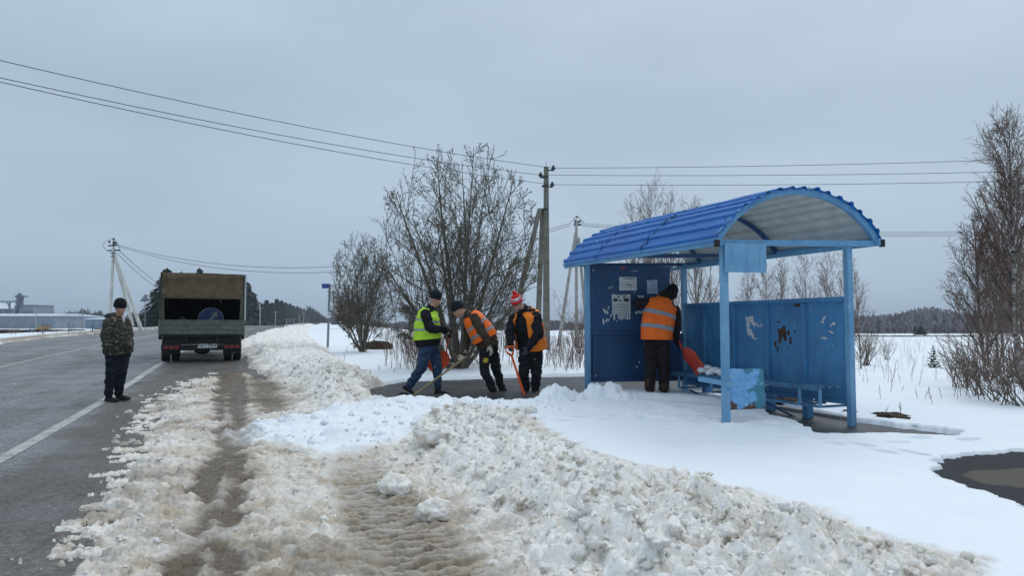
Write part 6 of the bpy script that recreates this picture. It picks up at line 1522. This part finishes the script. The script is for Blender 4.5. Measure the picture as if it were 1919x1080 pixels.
rD = {'feet': gfeet(988, 742, YB), 'lat': (-.80, .60, 0), 'seed': 12,
      'spine': [(1150, 610, 0), (1146, 540, -.03), (1126, 430, -.10), (1106, 320, -.18), (1085, 270, -.22)], 'dims': [(.245, .20), (.245, .205), (.24, .195), (.225, .16), (.14, .11)],
      'neck': (1066, 248, -.27), 'head': (1032, 222, -.34), 'face': (-.50, -.72, -.48), 'up': (-.25, -.3, .9),
      'arms': [{'j': [(1188, 335, -.30), (1212, 478, -.38), (1128, 585, -.42)], 'r': (.108, .096, .068), 'hand': ((-.42, -.05, -.9), (-.7, .6, .2), (.5, -.6, .2), .35), 'gmat': M_GLG},
               {'j': [(1004, 345, -.08), (968, 465, -.18), (978, 562, -.30)], 'r': (.104, .092, .064), 'hand': ((0, -.2, -.97), (.3, -.9, 0), (.9, .3, 0), 1.25), 'gmat': M_GLG}],
      'legs': [{'j': [(1102, 640, -.02), (1086, 810, -.10), (1106, 960, -.03)], 'heel': (1112, 1010, .06), 'toe': (1080, 1014, -.18), 'r': (.122, .092, .070)},
               {'j': [(1195, 645, .02), (1192, 825, -.06), (1184, 965, .02)], 'heel': (1196, 1018, .10), 'toe': (1172, 1022, -.14), 'r': (.122, .095, .072)}],
      'jacket': M_BLK, 'trousers': M_BLK2, 'boots': M_BOOT}
thD, q, ax, sp_, dm_, lt_ = person('worker in open orange vest, glasses and red-white bobble hat leaning on an orange shovel', JB, rD)
vest(thD, sp_, dm_, lt_, M_OV2, .04, .97, opening=(246, 300), bands=(.34,), bh=.05, top=.78)
# bobble hat with band of letters
def hat_ring(z, r, c=None): cc_ = q(0, -.012, z); return [cc_ + ax[0] * (.090 * r * math.cos(a)) + ax[1] * (.109 * r * math.sin(a)) for a in np.linspace(0, 2 * math.pi, 30)[:-1]]
hb = MB().loft([hat_ring(z, r) for z, r in ((.025, 1.0), (.032, 1.05), (.068, 1.05), (.075, 1.02))]).loft([hat_ring(z, r) for z, r in ((.125, .90), (.150, .70), (.166, .42), (.174, .1))]).build('knitted_hat', M_REDW, thD, smooth=True)
MB().loft([hat_ring(z, r) for z, r in ((.073, 1.02), (.098, 1.0), (.127, .91))]).build('white_hat_band', M_WHW, hb, smooth=True)
m = MB(); clod_mesh(m, q(0, -.02, .198), .036, 4, sq=1., n=14, k=10, rough=.3); m.build('pompom', M_REDW, hb, smooth=True)
word = 'СПАРТАК '
for k_ in range(16):
    a = math.radians(90 + 11) + (k_ - 5) * math.radians(22.5); ch_ = word[(k_) % 8]
    if ch_ == ' ': continue
    pc = q(0, -.012, .099) + ax[0] * (.0925 * math.cos(a)) + ax[1] * (.1115 * math.sin(a)); tn = (ax[0] * (-.0925 * math.sin(a)) + ax[1] * (.1115 * math.cos(a))).normalized()
    text_obj('hat_letter', ch_, .040, pc, tn, (ax[2] - (pc - q(0, -.012, .099)).normalized() * .25), M_REDW, hb, ext=.002, bold=.0012)
m = MB()
for e in (-1, 1): m.tube([q(e * .030 + .021 * math.cos(a), .094, .006 + .014 * math.sin(a)) for a in np.linspace(0, 6.283, 13)], .0028, 5, cap=False); m.tube([q(e * .051, .092, .010), q(e * .078, .01, .008)], .0026, 5)
m.tube([q(-.009, .096, .008), q(.009, .096, .008)], .0028, 5); m.build('glasses', M_EYE, thD)
# --- worker in the shelter
YE = 11.3
def JE(cx, cy, dy=0.): return W(1090 + cx / 3.6, 480 + cy / 3.6, YE + dy)
rE = {'feet': gfeet(1232, 738, YE), 'lat': (.96, -.28, 0), 'seed': 15,
      'spine': [(506, 575, 0), (506, 520, 0), (520, 420, .03), (546, 330, .07), (568, 290, .09)], 'dims': [(.225, .165), (.225, .170), (.235, .165), (.225, .14), (.14, .10)],
      'neck': (585, 276, .12), 'head': (612, 248, .16), 'face': (.74, .58, -.30), 'up': (.2, .1, .97),
      'arms': [{'j': [(452, 318, .10), (372, 322, .12), (392, 302, .38)], 'r': (.092, .088, .062), 'hand': ((.2, .97, .1), (.2, 0, -1), (.9, 0, .2), .3), 'gmat': M_BLK2},
               {'j': [(632, 372, .02), (642, 470, .02), (640, 556, .06)], 'r': (.092, .080, .058), 'hand': ((.15, .1, -.98), (.9, .3, 0), (.1, .95, 0), 1.3), 'gmat': M_BLK2}],
      'legs': [{'j': [(466, 600, 0), (466, 755, .02), (460, 890, 0)], 'heel': (452, 922, -.06), 'toe': (462, 922, .18), 'r': (.118, .098, .088), 'br': .088},
               {'j': [(546, 600, 0), (556, 755, .02), (556, 890, 0)], 'heel': (550, 924, -.06), 'toe': (566, 924, .18), 'r': (.120, .102, .090), 'br': .088}],
      'extra': [((568, 262, .02), (.12, .10, .08)), ((600, 262, .08), (.11, .10, .08))], 'jacket': M_FELT2, 'trousers': M_FELT2, 'boots': M_FELT}
thE, q, ax, sp_, dm_, lt_ = person('worker in orange vest and dark hood clearing the bench inside the shelter, back turned', JE, rE)
vest(thE, sp_, dm_, lt_, M_OV, .05, .97, bands=(.30, .52), bh=.07, top=.76)
m = MB(); m.ell(q(0, -.022, .03), (.105, .115, .125), ax, 18, 12); m.ell(q(0, -.05, -.05), (.10, .10, .09), ax, 14, 10); remeshed(m, 'hood', .011, M_HATK, thE, wrinkle=.012)
# --- shovels
def shovel_blade(m, c, d, nrm, w_, L, dish=.03):
    """scoop: c = socket point, d = down the blade, nrm = face normal"""
    d = Vector(d).normalized(); nrm = Vector(nrm); nrm = (nrm - d * nrm.dot(d)).normalized(); sd = d.cross(nrm)
    N, K = 10, 10; outs = []
    for off in (0, .006):
        vs = []
        for j in range(K + 1):
            v = j / K; hw_ = w_ / 2 * min(1, .40 + 2.6 * v) if v < .25 else w_ / 2 * (1.0 - .04 * v)
            for i in range(N + 1):
                u = -1 + 2 * i / N; z = dish * (u * u) + .02 * (1 - v) ** 2 + (.006 if i % 2 else 0)
                vs.append(Vector(c) + d * (L * v) + sd * (hw_ * u) + nrm * (z + off))
        m.add(vs, [(j * (N + 1) + i, j * (N + 1) + i + 1, (j + 1) * (N + 1) + i + 1, (j + 1) * (N + 1) + i) for j in range(K) for i in range(N)])
# wooden-handled one, blade buried in the snow
a, b = JB(600, 672, -.10), JB(128, 1020, -.42); o_ = thing('shovel', 'snow shovel with long pale wooden handle, blade in the snow', 'shovel', b)
MB().tube([a.lerp(b, t_) for t_ in np.linspace(0, 1, 8)], [.017] * 8, 10).build('handle', M_WOODH, o_)
d_ = (b - a).normalized(); m = MB(); shovel_blade(m, b - d_ * .02, (-.8, -.25, -.55), (.3, -.5, .8), .36, .34); m.build('blade', M_DK, o_)
# D-grip orange one
a, b = JB(985, 660, -.42), JB(1090, 995, -.50); o_ = thing('shovel', 'orange shovel with D-shaped grip held upright by the man in bobble hat', 'shovel', b)
d_ = (b - a).normalized(); MB().tube([a.lerp(b, t_) for t_ in np.linspace(0, 1, 6)], [.020, .019, .019, .019, .020, .022], 10).build('handle', M_ORP, o_)
sx_ = Vector((1, 0, 0)); sx_ = (sx_ - d_ * sx_.dot(d_)).normalized()
MB().tube([a, a - d_ * .045 + sx_ * .045, a - d_ * .10 + sx_ * .068, a - d_ * .145 + sx_ * .060, a - d_ * .15, a - d_ * .145 - sx_ * .060, a - d_ * .10 - sx_ * .068, a - d_ * .045 - sx_ * .045, a], [.020, .017, .015, .015, .016, .015, .015, .017, .020], 8).build('grip', M_ORP, o_, smooth=True)
m = MB(); shovel_blade(m, b, d_, (0, -1, .1), .36, .34); m.build('blade', M_ORP, o_)
# orange one of the striding man, blade behind his legs
a, b = JB(446, 455, -.02), JB(428, 640, .26); o_ = thing('shovel', 'orange shovel of the man in jeans, blade showing behind his legs', 'shovel', JB(350, 800, .25))
d_ = Vector(JB(290, 790, .30) - JB(424, 665, .28)).normalized()
MB().tube([JB(462, 430, .02), JB(452, 520, .14), JB(432, 650, .26)], .015, 8).build('handle', M_ORP2, o_)
m = MB(); shovel_blade(m, JB(446, 640, .30), (-.60, .05, -.62), (0, -1, .15), .30, .44, .03); m.build('blade', M_ORP, o_)
# red-orange one in the shelter
a, b = JE(640, 545, .10), JE(684, 636, -.05); o_ = thing('shovel', 'red-orange plastic shovel pushed under the snow on the bench', 'shovel', b)
MB().tube([JE(600, 470, .22), a, b], [.017, .017, .02], 10).build('handle', M_ORP2, o_)
m = MB(); shovel_blade(m, b, JE(785, 770, -.16) - b, (.35, -.9, .45), .27, .47, .04); m.build('blade', M_ORP2, o_)
# ------------------------------------------------------------------ loose clods of slush, crumbs and falling flakes
def clod_templates(n, seed, nn=12, mm=8):
    out = []
    for i in range(n):
        m = MB(); m.ell((0, 0, 0), (1, .85 + .1 * (i % 3), .68), n=nn, m=mm); V = np.array(m.v)
        for j in range(len(V)):
            p = Vector(V[j]); s_ = Vector((seed + i * 7.3, i * 2.1, 3)); f = 1 + .75 * mnoise.noise(p * 1.7 + s_) + .55 * mnoise.noise(p * 3.9 + s_); V[j] *= f
        out.append((V, m.f))
    return out
def scatter(name, label, n, region, sizes, seed, want, dirt_of, sink=.25):
    g = np.random.default_rng(seed); tp_ = clod_templates(10, seed)
    x = g.uniform(region[0], region[2], n * 6); y = region[1] + (region[3] - region[1]) * g.random(n * 6) ** 1.35
    z, (T, D, Mm, K, Bg) = snow_z(x, y); ok = want(x, y, T, D, Mm, Bg, g); x, y, z, D, Mm = [a[ok][:n] for a in (x, y, z, D, Mm)]
    Vs = []; Qs = []; Ts = []; dd = []; mm_ = []; o_ = 0
    for i in range(len(x)):
        V, Fc = tp_[i % 10]; s_ = sizes(g); a = g.random() * 6.28; c, s2 = math.cos(a), math.sin(a)
        P = V * s_ * np.array([g.uniform(.8, 1.25), g.uniform(.8, 1.25), g.uniform(.8, 1.15)]); P = np.stack([P[:, 0] * c - P[:, 1] * s2, P[:, 0] * s2 + P[:, 1] * c, P[:, 2]], 1)
        Vs.append(P + np.array([x[i], y[i], z[i] + s_ * (.5 - sink)]))
        Qs.append(np.array([f for f in Fc if len(f) == 4]) + o_); Ts.append(np.array([f for f in Fc if len(f) == 3]) + o_); o_ += len(V)
        dv = dirt_of(g, D[i], Mm[i]); dd.append(np.full(len(V), dv[0])); mm_.append(np.full(len(V), dv[1]))
    me = np_mesh(name, np.concatenate(Vs), [np.concatenate(Qs), np.concatenate(Ts)], True)
    add_attr(me, 'dirt', np.concatenate(dd)); add_attr(me, 'mud', np.concatenate(mm_)); add_attr(me, 'dark', np.concatenate(mm_) * .5)
    o = mesh_obj(name, me, M_SNOW); o['kind'] = 'stuff'; o['label'] = label; o['category'] = 'snow clods'; return o
_ln = lambda lo, hi, sg: (lambda g: min(hi, lo * math.exp(abs(g.normal(0, sg)))))
scatter('slush_clods', 'loose dirty clods of slush lying on the ploughed bank', 5200, (-7, 2.9, 7.5, 17), _ln(.009, .052, .75), 1,
        lambda x, y, T, D, M, B, g: (D > .45) & (T > .01) & (M < .22) & (g.random(len(x)) < .16 + .84 * B), lambda g, d, m: (min(1, d * g.uniform(.85, 1.15)), g.uniform(0, .15) if m < .3 else g.uniform(.1, .5)))
scatter('fresh_snow_clods', 'fresh white snow crumbs thrown up by the shovels', 240, (-4.5, 6.3, 2.2, 12), _ln(.009, .045, .75), 2,
        lambda x, y, T, D, M, B, g: (D < .3) & (T > .085) & (polyd(x, y, POLY_WHITE) > -.45), lambda g, d, m: (g.uniform(0, .1), 0))
scatter('slush_crumbs', 'small crumbs of slush scattered over the wet asphalt', 700, (-9, 3.2, -1.5, 15), _ln(.006, .042, .8), 3,
        lambda x, y, T, D, M, B, g: (T < -.02) & (g.random(len(x)) < np.exp(polyd(x, y, POLY_DIRT) / .55) * 1.4), lambda g, d, m: (g.uniform(.5, 1), g.uniform(.1, .9)), .1)
# a few clods big enough to single out
big_ = [(805, 860, .15, 'large rounded clod of dirty snow at the near top of the bank'), (738, 935, .13, 'pale ball of snow lying beside the curved wheel rut'), (995, 785, .09, 'clod on the crest of the bank below the bobble-hatted man'), (812, 985, .12, 'block of slush right of the wheel rut near the picture bottom')]
for i_, (px, py, r_, lab) in enumerate(big_):
    g = G(px, py); z_ = gz(g.x, g.y); m = MB(); clod_mesh(m, (g.x, g.y, z_ + r_ * .25), r_, 20 + i_, .70, 26, 18, .42)
    o = m.build('snow_clod', M_SNOW, smooth=True, loc=(g.x, g.y, z_)); add_attr(o.data, 'dirt', np.full(len(o.data.vertices), .95)); tag(o, lab, 'snow clod')
fl_ = np.random.default_rng(9); m = MB()
for i in range(260):
    Y = fl_.uniform(3.5, 13); px = fl_.uniform(0, 1919); py = fl_.uniform(330, 1000); p = W(px, py, Y); r_ = fl_.uniform(.0022, .0042)
    if p.z > gz(p.x, p.y) + .1: m.ell(p, (r_, r_, r_ * 1.2), n=5, m=4)
o = m.build('falling_snowflakes', plain('snowflake', (.8, .84, .9), .8, var=.02)); o['kind'] = 'stuff'; o['label'] = 'sparse snowflakes drifting down in the air'; o['category'] = 'snowflakes'
# ------------------------------------------------------------------ winter air
m = bpy.data.materials.new('winter_air'); m.use_nodes = True; n_ = m.node_tree; n_.nodes.remove(n_.nodes['Principled BSDF'])
v_ = n_.nodes.new('ShaderNodeVolumePrincipled'); v_.inputs['Color'].default_value = (.80, .88, 1, 1); v_.inputs['Density'].default_value = .0004; v_.inputs['Anisotropy'].default_value = .2
n_.links.new(v_.outputs[0], n_.nodes['Material Output'].inputs['Volume'])
hz = MB().box((0, 1400, 20), (4400, 3100, 48)).build('haze', m, loc=(0, 1400, 20)); hz['kind'] = 'stuff'; hz['label'] = 'thin grey winter haze over the fields'; hz['category'] = 'haze'
